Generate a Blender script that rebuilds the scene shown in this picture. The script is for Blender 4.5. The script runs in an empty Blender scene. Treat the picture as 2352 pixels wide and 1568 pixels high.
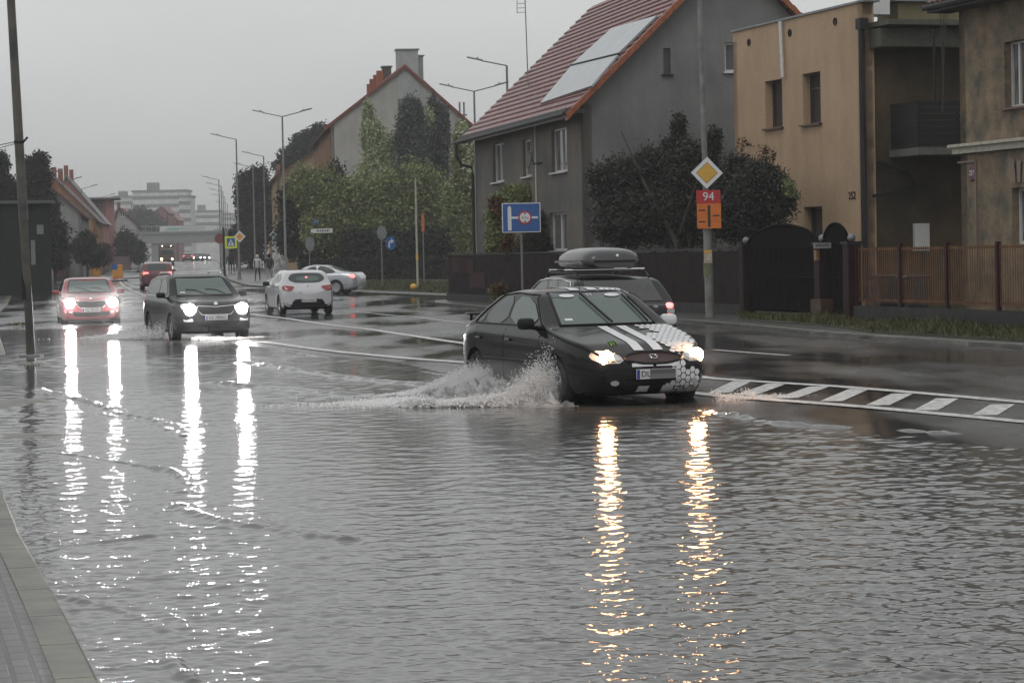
import bpy, bmesh, math, random
import numpy as np
from mathutils import Vector, Matrix, geometry
from mathutils.bvhtree import BVHTree
random.seed(7); rng = np.random.default_rng(7)
sc = bpy.context.scene; col = sc.collection
R = math.radians
# ---------------------------------------------------------------- camera
H = 1.82; FPX = 5600.0; PITCH = math.atan(201.5/FPX); ROLL = 0.0205
F0 = Vector((0, math.cos(PITCH), -math.sin(PITCH))); R0 = Vector((1,0,0)); U0 = Vector((0, math.sin(PITCH), math.cos(PITCH)))
CR = R0*math.cos(ROLL) - U0*math.sin(ROLL); CU = R0*math.sin(ROLL) + U0*math.cos(ROLL)
cam_d = bpy.data.cameras.new('camera'); cam = bpy.data.objects.new('camera', cam_d); col.objects.link(cam)
cam.matrix_world = Matrix(((CR.x, CU.x, -F0.x, 0), (CR.y, CU.y, -F0.y, 0), (CR.z, CU.z, -F0.z, H), (0,0,0,1)))
cam_d.sensor_width = 36; cam_d.lens = 36*FPX/2352; cam_d.clip_start = .1; cam_d.clip_end = 6000
sc.camera = cam
# ---------------------------------------------------------------- world, sun, exposure
w = bpy.data.worlds.new('World'); sc.world = w; w.use_nodes = True
nt = w.node_tree; nt.nodes.clear()
def wn(t, **k):
    n = nt.nodes.new(t)
    for a, b in k.items(): setattr(n, a, b)
    return n
SUN_EL, SUN_ROT = R(52), R(200)
sky = wn('ShaderNodeTexSky', sky_type='NISHITA', sun_disc=False, sun_elevation=SUN_EL, sun_rotation=SUN_ROT, air_density=2.0, dust_density=6.0)
bw = wn('ShaderNodeRGBToBW'); nt.links.new(sky.outputs[0], bw.inputs[0])
mul = wn('ShaderNodeMath', operation='MULTIPLY'); mul.inputs[1].default_value = .25; nt.links.new(bw.outputs[0], mul.inputs[0])
tc = wn('ShaderNodeTexCoord'); sep = wn('ShaderNodeSeparateXYZ'); nt.links.new(tc.outputs['Generated'], sep.inputs[0])
ramp = wn('ShaderNodeValToRGB'); nt.links.new(sep.outputs['Z'], ramp.inputs[0])
ramp.color_ramp.elements[0].position = 0.0; ramp.color_ramp.elements[0].color = (4.0,4.0,4.03,1)
ramp.color_ramp.elements[1].position = .13; ramp.color_ramp.elements[1].color = (5.3,5.4,5.4,1)
e = ramp.color_ramp.elements.new(1.0); e.color = (4.9,5.0,5.05,1)
noi = wn('ShaderNodeTexNoise'); noi.inputs['Scale'].default_value = 2.2; noi.inputs['Detail'].default_value = 4
mp = wn('ShaderNodeMapping'); mp.inputs['Scale'].default_value = (1,1,3.5); nt.links.new(tc.outputs['Generated'], mp.inputs[0]); nt.links.new(mp.outputs[0], noi.inputs['Vector'])
mr = wn('ShaderNodeMapRange'); mr.inputs['From Min'].default_value=.3; mr.inputs['From Max'].default_value=.7; mr.inputs['To Min'].default_value=.9; mr.inputs['To Max'].default_value=1.09
nt.links.new(noi.outputs[0], mr.inputs[0])
vm = wn('ShaderNodeVectorMath', operation='SCALE'); nt.links.new(ramp.outputs[0], vm.inputs[0]); nt.links.new(mr.outputs[0], vm.inputs['Scale'])
mix = wn('ShaderNodeMix', data_type='RGBA'); mix.inputs['Factor'].default_value = .85
nt.links.new(mul.outputs[0], mix.inputs['A']); nt.links.new(vm.outputs[0], mix.inputs['B'])
bg = wn('ShaderNodeBackground'); bg.inputs['Strength'].default_value = .15; nt.links.new(mix.outputs['Result'], bg.inputs[0])
wo = wn('ShaderNodeOutputWorld'); nt.links.new(bg.outputs[0], wo.inputs[0])
sd = bpy.data.lights.new('sun', 'SUN'); sd.energy = .5; sd.angle = R(25); sd.color = (1,.97,.93)
sun = bpy.data.objects.new('sun', sd); col.objects.link(sun)
sv = Vector((math.sin(SUN_ROT)*math.cos(SUN_EL), math.cos(SUN_ROT)*math.cos(SUN_EL), math.sin(SUN_EL)))
sun.rotation_euler = sv.to_track_quat('Z','Y').to_euler(); sun.location = sv*50
sc.view_settings.view_transform = 'Standard'; sc.view_settings.look = 'None'; sc.view_settings.gamma = 1; sc.view_settings.exposure = .03
sc.cycles.max_bounces = 6; sc.cycles.glossy_bounces = 4; sc.cycles.diffuse_bounces = 2; sc.cycles.transparent_max_bounces = 6; sc.cycles.volume_bounces = 0
sc.cycles.sample_clamp_indirect = 25; sc.cycles.use_denoising = True; sc.cycles.caustics_reflective = False
# ---------------------------------------------------------------- measuring helpers
def ray(u, v): return F0 + CR*((u-1176)/FPX) + CU*((784-v)/FPX)
def PZ(u, v, z=0.0):
    d = ray(u, v); t = (z-H)/d.z; return Vector((d.x*t, d.y*t, z))
def PD(u, v, D):
    d = ray(u, v); t = D/d.y; return Vector((d.x*t, D, H+d.z*t))
def PX(u, D): return PD(u, 595, D).x
def rise(y):
    return min(max(y-110, 0), 290)*.0055
def GP(u, v):
    p = PZ(u, v, 0)
    for _ in range(60):
        z = rise(p.y); d = ray(u, v)
        if d.z > -1e-4: return PD(u, v, 420)
        q = PZ(u, v, min(z, H-.05)); p = p*.6 + q*.4
    return p
def on_plane(u, v, o, dx):           # vertical plane through o along unit dx -> (s, z)
    d = ray(u, v); n = Vector((-dx.y, dx.x, 0)); t = (Vector(o)-Vector((0,0,H))).dot(n)/d.dot(n)
    p = Vector((0,0,H)) + d*t; return ((p-Vector(o)).dot(dx), p.z)
def on_plane3(u, v, o, n):
    d = ray(u, v); t = (Vector(o)-Vector((0,0,H))).dot(n)/d.dot(n); return Vector((0,0,H)) + d*t
# ---------------------------------------------------------------- materials
def mat(name, c=(.5,.5,.5), rough=.6, metal=0, noise=0, nscale=8, bump=0, bscale=60, coat=0, emit=None, estr=0, c2=None, spec=.5, stretch=None, alpha=1, trans=0, detail=5, bdist=.02):
    m = bpy.data.materials.new(name); m.use_nodes = True; n = m.node_tree; b = n.nodes['Principled BSDF']
    b.inputs['Base Color'].default_value = (*c,1); b.inputs['Roughness'].default_value = rough; b.inputs['Metallic'].default_value = metal
    b.inputs['Coat Weight'].default_value = coat; b.inputs['Coat Roughness'].default_value = .05; b.inputs['Specular IOR Level'].default_value = spec
    b.inputs['Alpha'].default_value = alpha; b.inputs['Transmission Weight'].default_value = trans
    if emit: b.inputs['Emission Color'].default_value = (*emit,1); b.inputs['Emission Strength'].default_value = estr
    if noise or c2 or bump:
        t = n.nodes.new('ShaderNodeTexCoord'); mpp = n.nodes.new('ShaderNodeMapping'); n.links.new(t.outputs['Object'], mpp.inputs[0])
        if stretch: mpp.inputs['Scale'].default_value = stretch
    if noise or c2:
        x = n.nodes.new('ShaderNodeTexNoise'); x.inputs['Scale'].default_value = nscale; x.inputs['Detail'].default_value = detail; x.inputs['Roughness'].default_value = .62
        n.links.new(mpp.outputs[0], x.inputs['Vector'])
        r = n.nodes.new('ShaderNodeValToRGB'); n.links.new(x.outputs[0], r.inputs[0])
        r.color_ramp.elements[0].position = .34; r.color_ramp.elements[1].position = .66
        a = c; bcol = c2 or c; k = noise
        r.color_ramp.elements[0].color = (*[max(0, v*(1-k)) for v in a],1); r.color_ramp.elements[1].color = (*[min(1, v*(1+k)) for v in bcol],1)
        n.links.new(r.outputs[0], b.inputs['Base Color'])
    if bump:
        y = n.nodes.new('ShaderNodeTexNoise'); y.inputs['Scale'].default_value = bscale; y.inputs['Detail'].default_value = 3
        n.links.new(mpp.outputs[0], y.inputs['Vector'])
        bm_ = n.nodes.new('ShaderNodeBump'); bm_.inputs['Strength'].default_value = bump; bm_.inputs['Distance'].default_value = bdist
        n.links.new(y.outputs[0], bm_.inputs['Height']); n.links.new(bm_.outputs[0], b.inputs['Normal'])
    return m
def leafmat(name, c, c2, rough=.6):
    m = bpy.data.materials.new(name); m.use_nodes = True; n = m.node_tree; b = n.nodes['Principled BSDF']; b.inputs['Roughness'].default_value = rough
    b.inputs['Specular IOR Level'].default_value = .3
    g = n.nodes.new('ShaderNodeNewGeometry'); t = n.nodes.new('ShaderNodeTexCoord'); x = n.nodes.new('ShaderNodeTexNoise'); x.inputs['Scale'].default_value = .9; x.inputs['Detail'].default_value = 3
    n.links.new(t.outputs['Object'], x.inputs['Vector'])
    ad = n.nodes.new('ShaderNodeMath'); ad.operation = 'ADD'; n.links.new(g.outputs['Random Per Island'], ad.inputs[0]); n.links.new(x.outputs[0], ad.inputs[1])
    mrr = n.nodes.new('ShaderNodeMapRange'); mrr.inputs['From Min'].default_value = .35; mrr.inputs['From Max'].default_value = 1.6; n.links.new(ad.outputs[0], mrr.inputs[0])
    r = n.nodes.new('ShaderNodeValToRGB'); r.color_ramp.elements[0].color = (*c,1); r.color_ramp.elements[1].color = (*c2,1); n.links.new(mrr.outputs[0], r.inputs[0])
    n.links.new(r.outputs[0], b.inputs['Base Color'])
    return m
# ---------------------------------------------------------------- object helpers
def tag(o, label=None, cat=None, group=None, kind=None):
    if label: o['label'] = label
    if cat: o['category'] = cat
    if group: o['group'] = group
    if kind: o['kind'] = kind
    return o
def empty(name, loc, rz=0, label=None, cat=None, group=None):
    o = bpy.data.objects.new(name, None); o.empty_display_size = .3; col.objects.link(o); o.location = loc; o.rotation_euler = (0,0,rz)
    return tag(o, label, cat, group)
class MB:
    def __init__(s): s.v = []; s.f = []; s.mi = []
    def add(s, vs, fs, M=None, mi=0):
        k = len(s.v)
        s.v += [tuple(M @ Vector(p)) if M else tuple(p) for p in vs]; s.f += [tuple(i+k for i in f) for f in fs]; s.mi += [mi]*len(fs); return s
    def box(s, c, d, M=None, mi=0, bev=0):
        x,y,z = d[0]/2, d[1]/2, d[2]/2
        if bev:
            b = min(bev, x*.9, y*.9, z*.9); pts = []; 
            bmm = bmesh.new(); bmesh.ops.create_cube(bmm, size=1)
            for vv in bmm.verts: vv.co = Vector((vv.co.x*d[0], vv.co.y*d[1], vv.co.z*d[2]))
            bmesh.ops.bevel(bmm, geom=list(bmm.edges), offset=b, segments=2, affect='EDGES', profile=.5)
            bmm.verts.index_update()
            vs = [(v.co.x+c[0], v.co.y+c[1], v.co.z+c[2]) for v in bmm.verts]; fs = [[v.index for v in f.verts] for f in bmm.faces]; bmm.free()
            return s.add(vs, fs, M, mi)
        vs = [(c[0]+i*x, c[1]+j*y, c[2]+k*z) for i in (-1,1) for j in (-1,1) for k in (-1,1)]
        return s.add(vs, [(0,1,3,2),(4,6,7,5),(0,4,5,1),(2,3,7,6),(0,2,6,4),(1,5,7,3)], M, mi)
    def tube(s, pts, r, n=8, M=None, mi=0, caps=True):
        pts = [Vector(p) for p in pts]; rs = r if isinstance(r, (list,tuple)) else [r]*len(pts); vs = []; fs = []
        for i, p in enumerate(pts):
            t = (pts[min(i+1,len(pts)-1)] - pts[max(i-1,0)]).normalized()
            a = Vector((0,0,1)) if abs(t.z) < .95 else Vector((1,0,0)); e1 = t.cross(a).normalized(); e2 = t.cross(e1)
            for k in range(n):
                th = 2*math.pi*k/n; vs.append(p + (e1*math.cos(th)+e2*math.sin(th))*rs[i])
        for i in range(len(pts)-1):
            for k in range(n):
                a = i*n+k; b = i*n+(k+1)%n; fs.append((a,b,b+n,a+n))
        if caps: fs.append(tuple(range(n))[::-1]); fs.append(tuple(range((len(pts)-1)*n, len(pts)*n)))
        return s.add(vs, fs, M, mi)
    def lathe(s, prof, n=16, M=None, mi=0):     # prof: (r, z) about z
        vs = []; fs = []
        for r, z in prof:
            for k in range(n): th = 2*math.pi*k/n; vs.append((r*math.cos(th), r*math.sin(th), z))
        for i in range(len(prof)-1):
            for k in range(n):
                a = i*n+k; b = i*n+(k+1)%n; fs.append((a,b,b+n,a+n))
        fs.append(tuple(range(n))[::-1]); fs.append(tuple(range((len(prof)-1)*n, len(prof)*n)))
        return s.add(vs, fs, M, mi)
    def prism(s, poly, y0, y1, M=None, mi=0):    # poly in (x,z), extruded in y
        n = len(poly); vs = [(x,y0,z) for x,z in poly]+[(x,y1,z) for x,z in poly]
        fs = [tuple(range(n)), tuple(range(2*n-1, n-1, -1))]+[(i, i+n, (i+1)%n+n, (i+1)%n) for i in range(n)]
        return s.add(vs, fs, M, mi)
    def sphere(s, c, r, n=10, M=None, mi=0):
        rx, ry, rz = r if isinstance(r,(tuple,list)) else (r,r,r); vs = []; fs = []; m = n//2+1
        for i in range(m+1):
            ph = math.pi*i/m
            for k in range(n): th = 2*math.pi*k/n; vs.append((c[0]+rx*math.sin(ph)*math.cos(th), c[1]+ry*math.sin(ph)*math.sin(th), c[2]+rz*math.cos(ph)))
        for i in range(m):
            for k in range(n):
                a = i*n+k; b = i*n+(k+1)%n; fs.append((a,a+n,b+n,b))
        return s.add(vs, fs, M, mi)
    def build(s, name, m, parent=None, smooth=False, ang=None):
        me = bpy.data.meshes.new(name); me.from_pydata(s.v, [], s.f)
        for x in (m if isinstance(m,(list,tuple)) else [m]): me.materials.append(x)
        if any(s.mi): me.polygons.foreach_set('material_index', s.mi)
        bmm = bmesh.new(); bmm.from_mesh(me); bmesh.ops.recalc_face_normals(bmm, faces=bmm.faces); bmm.to_mesh(me); bmm.free()
        if smooth:
            me.polygons.foreach_set('use_smooth', [True]*len(me.polygons))
            me.set_sharp_from_angle(angle=R(ang or 40))
        me.update(); o = bpy.data.objects.new(name, me); col.objects.link(o)
        if parent: o.parent = parent
        return o
def raw(name, V, Fa, m, parent=None, smooth=False, per=4):
    me = bpy.data.meshes.new(name); V = np.asarray(V, dtype=np.float32); Fa = np.asarray(Fa, dtype=np.int32); nf = len(Fa)
    me.vertices.add(len(V)); me.vertices.foreach_set('co', V.ravel()); me.loops.add(nf*per); me.loops.foreach_set('vertex_index', Fa.ravel())
    me.polygons.add(nf); me.polygons.foreach_set('loop_start', np.arange(nf, dtype=np.int32)*per); me.update(calc_edges=True)
    if smooth: me.polygons.foreach_set('use_smooth', np.ones(nf, dtype=bool))
    me.materials.append(m); me.validate(); o = bpy.data.objects.new(name, me); col.objects.link(o)
    if parent: o.parent = parent
    return o
def copy_tree(o, parent=None):
    c = o.copy(); col.objects.link(c); c.parent = parent
    for ch in list(o.children): copy_tree(ch, c)
    return c
def apply_mods(o):
    dg = bpy.context.evaluated_depsgraph_get(); me = bpy.data.meshes.new_from_object(o.evaluated_get(dg)); o.modifiers.clear(); old = o.data; o.data = me
    return o
def text(s, size, m, parent, M, name='lettering', depth=.004, align='CENTER'):
    cu = bpy.data.curves.new('t', 'FONT'); cu.body = s; cu.size = size; cu.extrude = depth; cu.align_x = align; cu.align_y = 'CENTER'; cu.resolution_u = 3
    t = bpy.data.objects.new('t', cu); col.objects.link(t); dg = bpy.context.evaluated_depsgraph_get()
    me = bpy.data.meshes.new_from_object(t.evaluated_get(dg)); bpy.data.objects.remove(t)
    me.transform(M); me.materials.clear(); me.materials.append(m); o = bpy.data.objects.new(name, me); col.objects.link(o); o.parent = parent
    return o
def cdt(outline, holes=(), step=None):
    pts = [Vector(p) for p in outline]; n = len(pts); edges = [(i,(i+1)%n) for i in range(n)]
    for h in holes:
        k = len(pts); pts += [Vector(p) for p in h]; edges += [(k+i, k+(i+1)%len(h)) for i in range(len(h))]
    if step:
        xs = [p.x for p in pts]; ys = [p.y for p in pts]; x = min(xs)+step/2
        while x < max(xs):
            y = min(ys)+step/2
            while y < max(ys):
                if inside(x, y, outline): pts.append(Vector((x,y)))
                y += step
            x += step
    r = geometry.delaunay_2d_cdt(pts, edges, [tuple(range(n))], 1, 1e-5)
    V = [tuple(p) for p in r[0]]; T = []
    for t in r[2]:
        cx = sum(V[i][0] for i in t)/len(t); cy = sum(V[i][1] for i in t)/len(t)
        if any(inside(cx, cy, h) for h in holes): continue
        T.append(tuple(t))
    return V, T
def inside(x, y, poly):
    c = False; j = len(poly)-1
    for i in range(len(poly)):
        xi, yi = poly[i][0], poly[i][1]; xj, yj = poly[j][0], poly[j][1]
        if (yi > y) != (yj > y) and x < (xj-xi)*(y-yi)/(yj-yi)+xi: c = not c
        j = i
    return c
def chaikin(p, it=2, closed=True):
    for _ in range(it):
        q = []; n = len(p)
        for i in range(n if closed else n-1):
            a = p[i]; b = p[(i+1)%n]
            q += [tuple(a[k]*.75+b[k]*.25 for k in range(len(a))), tuple(a[k]*.25+b[k]*.75 for k in range(len(a)))]
        p = q if closed else [p[0]]+q[1:-1]+[p[-1]]
    return p
def dist_poly(X, Y, pl):
    d = np.full(X.shape, 1e9)
    for (x0,y0),(x1,y1) in zip(pl[:-1], pl[1:]):
        dx, dy = x1-x0, y1-y0; t = np.clip(((X-x0)*dx+(Y-y0)*dy)/(dx*dx+dy*dy), 0, 1)
        d = np.minimum(d, np.hypot(X-x0-t*dx, Y-y0-t*dy))
    return d
# ---------------------------------------------------------------- shared materials
M = {}
M['asphalt'] = mat('wet_asphalt', (.035,.035,.036), .3, noise=.35, nscale=1.2, bump=.5, bscale=90, c2=(.055,.055,.055), bdist=.006)
M['paint'] = mat('road_paint', (.5,.5,.49), .5, noise=.5, nscale=9, bump=.3, bscale=80, bdist=.005)
M['kerb'] = mat('kerb_concrete', (.085,.085,.08), .4, noise=.35, nscale=2.3, bump=.5, bscale=90, c2=(.125,.122,.088), bdist=.004)
M['grass'] = leafmat('grass_blades', (.02,.026,.008), (.10,.10,.035))
M['soil'] = mat('verge_soil', (.03,.035,.016), .7, noise=.3, nscale=2, bump=.6, bscale=30)
M['steel'] = mat('galvanised_steel', (.22,.23,.24), .4, metal=.6, noise=.15, nscale=5)
M['pole'] = mat('painted_pole', (.17,.17,.165), .45, noise=.3, nscale=3, bump=.2, bscale=40)
M['dark'] = mat('dark_metal', (.018,.018,.019), .5, noise=.2, spec=.25)
M['black'] = mat('black_plastic', (.012,.012,.013), .5, spec=.25)
M['rubber'] = mat('tyre_rubber', (.015,.015,.016), .6, bump=.2, bscale=60)
M['chrome'] = mat('chrome', (.75,.76,.78), .12, metal=1)
M['alloy'] = mat('alloy', (.42,.43,.45), .25, metal=.9)
M['glass'] = mat('car_glass', (.035,.05,.047), .04, coat=0, spec=.8)
M['gglass'] = mat('green_tinted_glass', (.10,.135,.125), .06, spec=.7)
M['wglass'] = mat('window_glass', (.03,.033,.036), .08, spec=.7)
M['whitep'] = mat('white_frame', (.6,.6,.6), .35, noise=.06)
M['wood'] = mat('weathered_wood', (.1,.05,.025), .55, noise=.3, nscale=6, bump=.3)
M['plate'] = mat('number_plate', (.6,.6,.6), .35)
M['plateblue'] = mat('plate_blue', (.02,.05,.3), .4)
M['ink'] = mat('black_ink', (.02,.02,.02), .5)
M['white'] = mat('white_paint', (.7,.7,.72), .3, noise=.04)
M['red'] = mat('sign_red', (.42,.02,.02), .35, noise=.08)
M['orange'] = mat('sign_orange', (.62,.16,.02), .35, noise=.1)
M['yellow'] = mat('sign_yellow', (.62,.36,.05), .35, noise=.08)
M['lime'] = mat('sign_fluorescent', (.65,.75,.03), .4, noise=.05)
M['blue'] = mat('sign_blue', (.02,.10,.32), .3, noise=.12)
M['signback'] = mat('sign_back', (.2,.205,.21), .45, metal=.4, noise=.15)
M['concrete'] = mat('concrete', (.2,.2,.195), .6, noise=.25, nscale=3, bump=.3, bscale=50)
M['brick'] = mat('brick_red', (.22,.08,.05), .6, noise=.3, nscale=14, bump=.4, bscale=40)
M['bark'] = mat('bark', (.04,.035,.028), .8, noise=.3, nscale=8, bump=.6, bscale=30)
def lampmat(name, c, s): return mat(name, (.8,.8,.8), .3, emit=c, estr=s)
M['hl_white'] = lampmat('headlight_white', (1,.96,.95), 520)
M['hl_warm'] = lampmat('headlight_warm', (1,.50,.21), 230)
M['hl_far'] = lampmat('headlight_far', (1,.93,.8), 30)
M['hl_amber'] = lampmat('headlight_amber', (1,.6,.2), 45)
M['tl_on'] = lampmat('tail_light_lit', (1,.04,.03), 5)
M['tl_off'] = mat('tail_light_red', (.25,.012,.018), .15, coat=1)
M['lens'] = mat('clear_lens', (.35,.37,.38), .1, coat=1)
# ---------------------------------------------------------------- ground, road, pavements
shore = [PZ(3000,1075), PZ(2352,1002), PZ(1960,975), PZ(1640,925), PZ(1330,880), PZ(1070,838), PZ(700,797), PZ(560,776), PZ(330,752), PZ(120,750), PZ(-600,760)]
shore_xy = [(p.x,p.y) for p in shore]
flood_poly = [(80,5),(80,shore_xy[0][1])] + shore_xy + [(-60,5)]
def inside_np(X, Y, poly):
    c = np.zeros(X.shape, bool); j = len(poly)-1
    for i in range(len(poly)):
        xi, yi = poly[i]; xj, yj = poly[j]
        if yi != yj: c ^= ((yi > Y) != (yj > Y)) & (X < (xj-xi)*(Y-yi)/(yj-yi)+xi)
        j = i
    return c
def smooth_noise(X, Y, sc_, seed):
    r = np.random.default_rng(seed); z = np.zeros(X.shape)
    for k in range(10):
        a = r.uniform(0, 2*np.pi); f = sc_*r.uniform(.5, 2); z += np.sin((X*np.cos(a)+Y*np.sin(a))*f + r.uniform(0,6.28))/np.sqrt(10)
    return z
def road_z(X, Y):
    X = np.asarray(X, float); Y = np.asarray(Y, float)
    z = np.clip(Y-110, 0, 290)*.0055
    d = dist_poly(X, Y, shore_xy); s = np.where(inside_np(X, Y, flood_poly), 1.0, -1.0)*d
    t = np.clip((s+1.2)/4.5, 0, 1); z = z - .14*t*t*(3-2*t) + .008*smooth_noise(X, Y, .9, 3)*(Y < 110)
    return z
def rz1(x, y): return float(road_z(np.array([x]), np.array([y]))[0])
WATER_Z = -.045
def grid_sheet(name, xs, ys, zf, m):
    X, Y = np.meshgrid(xs, ys); Z = zf(X, Y); V = np.stack([X.ravel(), Y.ravel(), Z.ravel()], 1); nx = len(xs); ny = len(ys)
    i = np.arange(ny-1)[:,None]*nx + np.arange(nx-1)[None,:]; Fq = np.stack([i, i+1, i+nx+1, i+nx], -1).reshape(-1,4)
    return raw(name, V, Fq, m, smooth=True)
g = grid_sheet('ground', np.linspace(-2500,2500,60), np.concatenate([np.linspace(-60,400,24), np.linspace(450,4000,30)]), lambda X,Y: np.clip(Y-110,0,290)*.0055-.45, M['soil']); tag(g, kind='structure')
# wet asphalt with dry/wet patches and puddles
am = M['asphalt'].node_tree; b_ = am.nodes['Principled BSDF']
t_ = am.nodes.new('ShaderNodeTexCoord'); mp_ = am.nodes.new('ShaderNodeMapping'); mp_.inputs['Scale'].default_value = (.8,.22,1); mp_.inputs['Rotation'].default_value = (0,0,R(15))
n_ = am.nodes.new('ShaderNodeTexNoise'); n_.inputs['Scale'].default_value = .5; n_.inputs['Detail'].default_value = 6
am.links.new(t_.outputs['Object'], mp_.inputs[0]); am.links.new(mp_.outputs[0], n_.inputs['Vector'])
r_ = am.nodes.new('ShaderNodeMapRange'); r_.inputs['From Min'].default_value = .42; r_.inputs['From Max'].default_value = .6; r_.inputs['To Min'].default_value = .07; r_.inputs['To Max'].default_value = .3
am.links.new(n_.outputs[0], r_.inputs[0]); am.links.new(r_.outputs[0], b_.inputs['Roughness'])
bn = [n for n in am.nodes if n.type == 'BUMP'][0]
r2_ = am.nodes.new('ShaderNodeMapRange'); r2_.inputs['From Min'].default_value = .42; r2_.inputs['From Max'].default_value = .6; r2_.inputs['To Min'].default_value = .06; r2_.inputs['To Max'].default_value = .45
am.links.new(n_.outputs[0], r2_.inputs[0]); am.links.new(r2_.outputs[0], bn.inputs['Strength'])
ys = np.concatenate([np.arange(-20,80,.8), np.arange(80,200,2), np.arange(200,760,8)])
road = grid_sheet('road', np.concatenate([np.arange(-140,-30,5), np.arange(-30,25,.8), np.arange(25,90,5)]), ys, road_z, M['asphalt']); tag(road, kind='structure')
def sheet(name, poly, zf, m, step=2.0, skirt=.2, kind='structure', parent=None):
    V, T = cdt(poly, step=step); VV = [(x,y,zf(x,y)) for x,y in V]; mb = MB(); mb.v = VV; mb.f = list(T); mb.mi = [0]*len(T)
    if skirt:
        n = len(poly)
        for i in range(n):
            a = poly[i]; b = poly[(i+1)%n]; L = math.hypot(b[0]-a[0], b[1]-a[1]); k = max(1, int(L/step)); 
            for j in range(k):
                p = [a[q]+(b[q]-a[q])*j/k for q in (0,1)]; r = [a[q]+(b[q]-a[q])*(j+1)/k for q in (0,1)]
                mb.add([(*p, zf(*p)), (*r, zf(*r)), (*r, zf(*r)-skirt), (*p, zf(*p)-skirt)], [(0,1,2,3)])
    me = bpy.data.meshes.new(name); me.from_pydata(mb.v, [], mb.f); me.materials.append(m); me.update()
    o = bpy.data.objects.new(name, me); col.objects.link(o)
    for p in me.polygons: 
        if p.normal.z < -.5: p.flip()
    if parent: o.parent = parent
    if kind: tag(o, kind=kind)
    return o
def resample(pl, step):
    out = [Vector(pl[0])]
    for a, b in zip(pl[:-1], pl[1:]):
        a = Vector(a); b = Vector(b); k = max(1, round((b-a).length/step))
        for j in range(1, k+1): out.append(a+(b-a)*j/k)
    return out
def offset_line(pl, d):       # to the left of travel
    out = []
    for i, p in enumerate(pl):
        t = (Vector(pl[min(i+1,len(pl)-1)])-Vector(pl[max(i-1,0)])).normalized(); out.append(Vector(p)+Vector((-t.y, t.x))*d)
    return out
# left kerb line, running away from the camera
KL0 = [(-.05,3.5),(-1.8,10.5),(-3.93,18.7),(-6.5,30),(-9.7,47),(-12.6,60),(-17.0,80),(-24.6,120),(-34,167),(-41,240),(-65,440),(-86,620)]
KL = [(p[0],p[1]) for p in chaikin(KL0, 1, False)]
def left_z(x, y):
    if y < 14: z = .0
    elif y < 24: z = -.0-(y-14)/10*.075
    elif y < 46: z = -.075
    elif y < 66: z = -.075+(y-46)/20*.125
    else: z = .05
    return z + rise(y) - (.0 if y > 20 else 0)
pavm = mat('pavement_blocks', (.11,.11,.1), .3, bump=.2, bscale=80)
def brickify(m, sx, sy, ang, c1, c2, mo):
    n = m.node_tree; b = n.nodes['Principled BSDF']; t = n.nodes.new('ShaderNodeTexCoord'); mp2 = n.nodes.new('ShaderNodeMapping'); mp2.inputs['Rotation'].default_value = (0,0,ang)
    br = n.nodes.new('ShaderNodeTexBrick'); br.inputs['Scale'].default_value = 1; br.inputs['Brick Width'].default_value = sx; br.inputs['Row Height'].default_value = sy; br.inputs['Mortar Size'].default_value = mo
    br.inputs['Color1'].default_value = (*c1,1); br.inputs['Color2'].default_value = (*c2,1); br.inputs['Mortar'].default_value = (.012,.012,.01,1); br.inputs['Bias'].default_value = -.1
    n.links.new(t.outputs['Object'], mp2.inputs[0]); n.links.new(mp2.outputs[0], br.inputs['Vector']); n.links.new(br.outputs[0], b.inputs['Base Color'])
    bu = n.nodes.new('ShaderNodeBump'); bu.inputs['Distance'].default_value = .006; bu.invert = True; n.links.new(br.outputs['Fac'], bu.inputs['Height'])
    old = [q for q in n.nodes if q.type == 'BUMP' and q != bu]
    if old: n.links.new(old[0].outputs[0], bu.inputs['Normal'])
    n.links.new(bu.outputs[0], b.inputs['Normal'])
brickify(pavm, .2, .1, R(-14.4+90), (.05,.05,.046), (.09,.09,.08), .014)
farpav = mat('far_pavement', (.07,.07,.068), .3, noise=.4, nscale=.9, bump=.3, bscale=40)
inner = offset_line(KL, .19); outer = offset_line(KL, 3.4)
nearL = [i for i,p in enumerate(KL) if p[1] < 66]; kk = nearL[-1]
sheet('pavement', [tuple(p) for p in inner[:kk+1]] + [tuple(p) for p in outer[:kk+1]][::-1], left_z, pavm, step=1.2)
sheet('pavement', [tuple(p) for p in inner[kk:]] + [tuple(p) for p in outer[kk:]][::-1], left_z, farpav, step=5)
yard = [tuple(p) for p in outer] + [(-300,620),(-300,3)]
sheet('lawn', yard, lambda x,y: left_z(x,y)-.02, M['soil'], step=12)
def kerb_line(name, pl, zf, stone=1.0, wd=.19, hgt=.3, m=None, side=1, upto=1e9, gap=.006):
    mb = MB(); pts = resample(pl, stone)
    for a, b in zip(pts[:-1], pts[1:]):
        if a.y > upto: continue
        t = (b-a).normalized(); nrm = Vector((-t.y,t.x))*side; a2 = a+t*gap; b2 = b-t*gap
        c = [a2, b2, b2+nrm*wd, a2+nrm*wd]; zs = [zf(p.x,p.y)+.004 for p in c]; vs = [(p.x,p.y,z) for p,z in zip(c,zs)]
        bev = [a2+nrm*.02, b2+nrm*.02, b2+nrm*wd, a2+nrm*wd]
        top = [(p.x,p.y,zf(p.x,p.y)+.004) for p in bev]; lo = [(a2.x,a2.y,zs[0]-.02),(b2.x,b2.y,zs[1]-.02)]
        bot = [(p.x,p.y,zf(p.x,p.y)-hgt) for p in c]
        mb.add(top+lo+bot, [(0,1,2,3),(0,4,5,1),(4,6,7,5),(2,8+0,9,3) if False else (3,2,8,9),(0,3,9,6),(0,6,4),(1,5,7),(1,7,8,2)])
    o = mb.build(name, m or M['kerb']); return tag(o, kind='structure')
kerb_line('kerb', KL, left_z, 1.0, upto=130)
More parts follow.
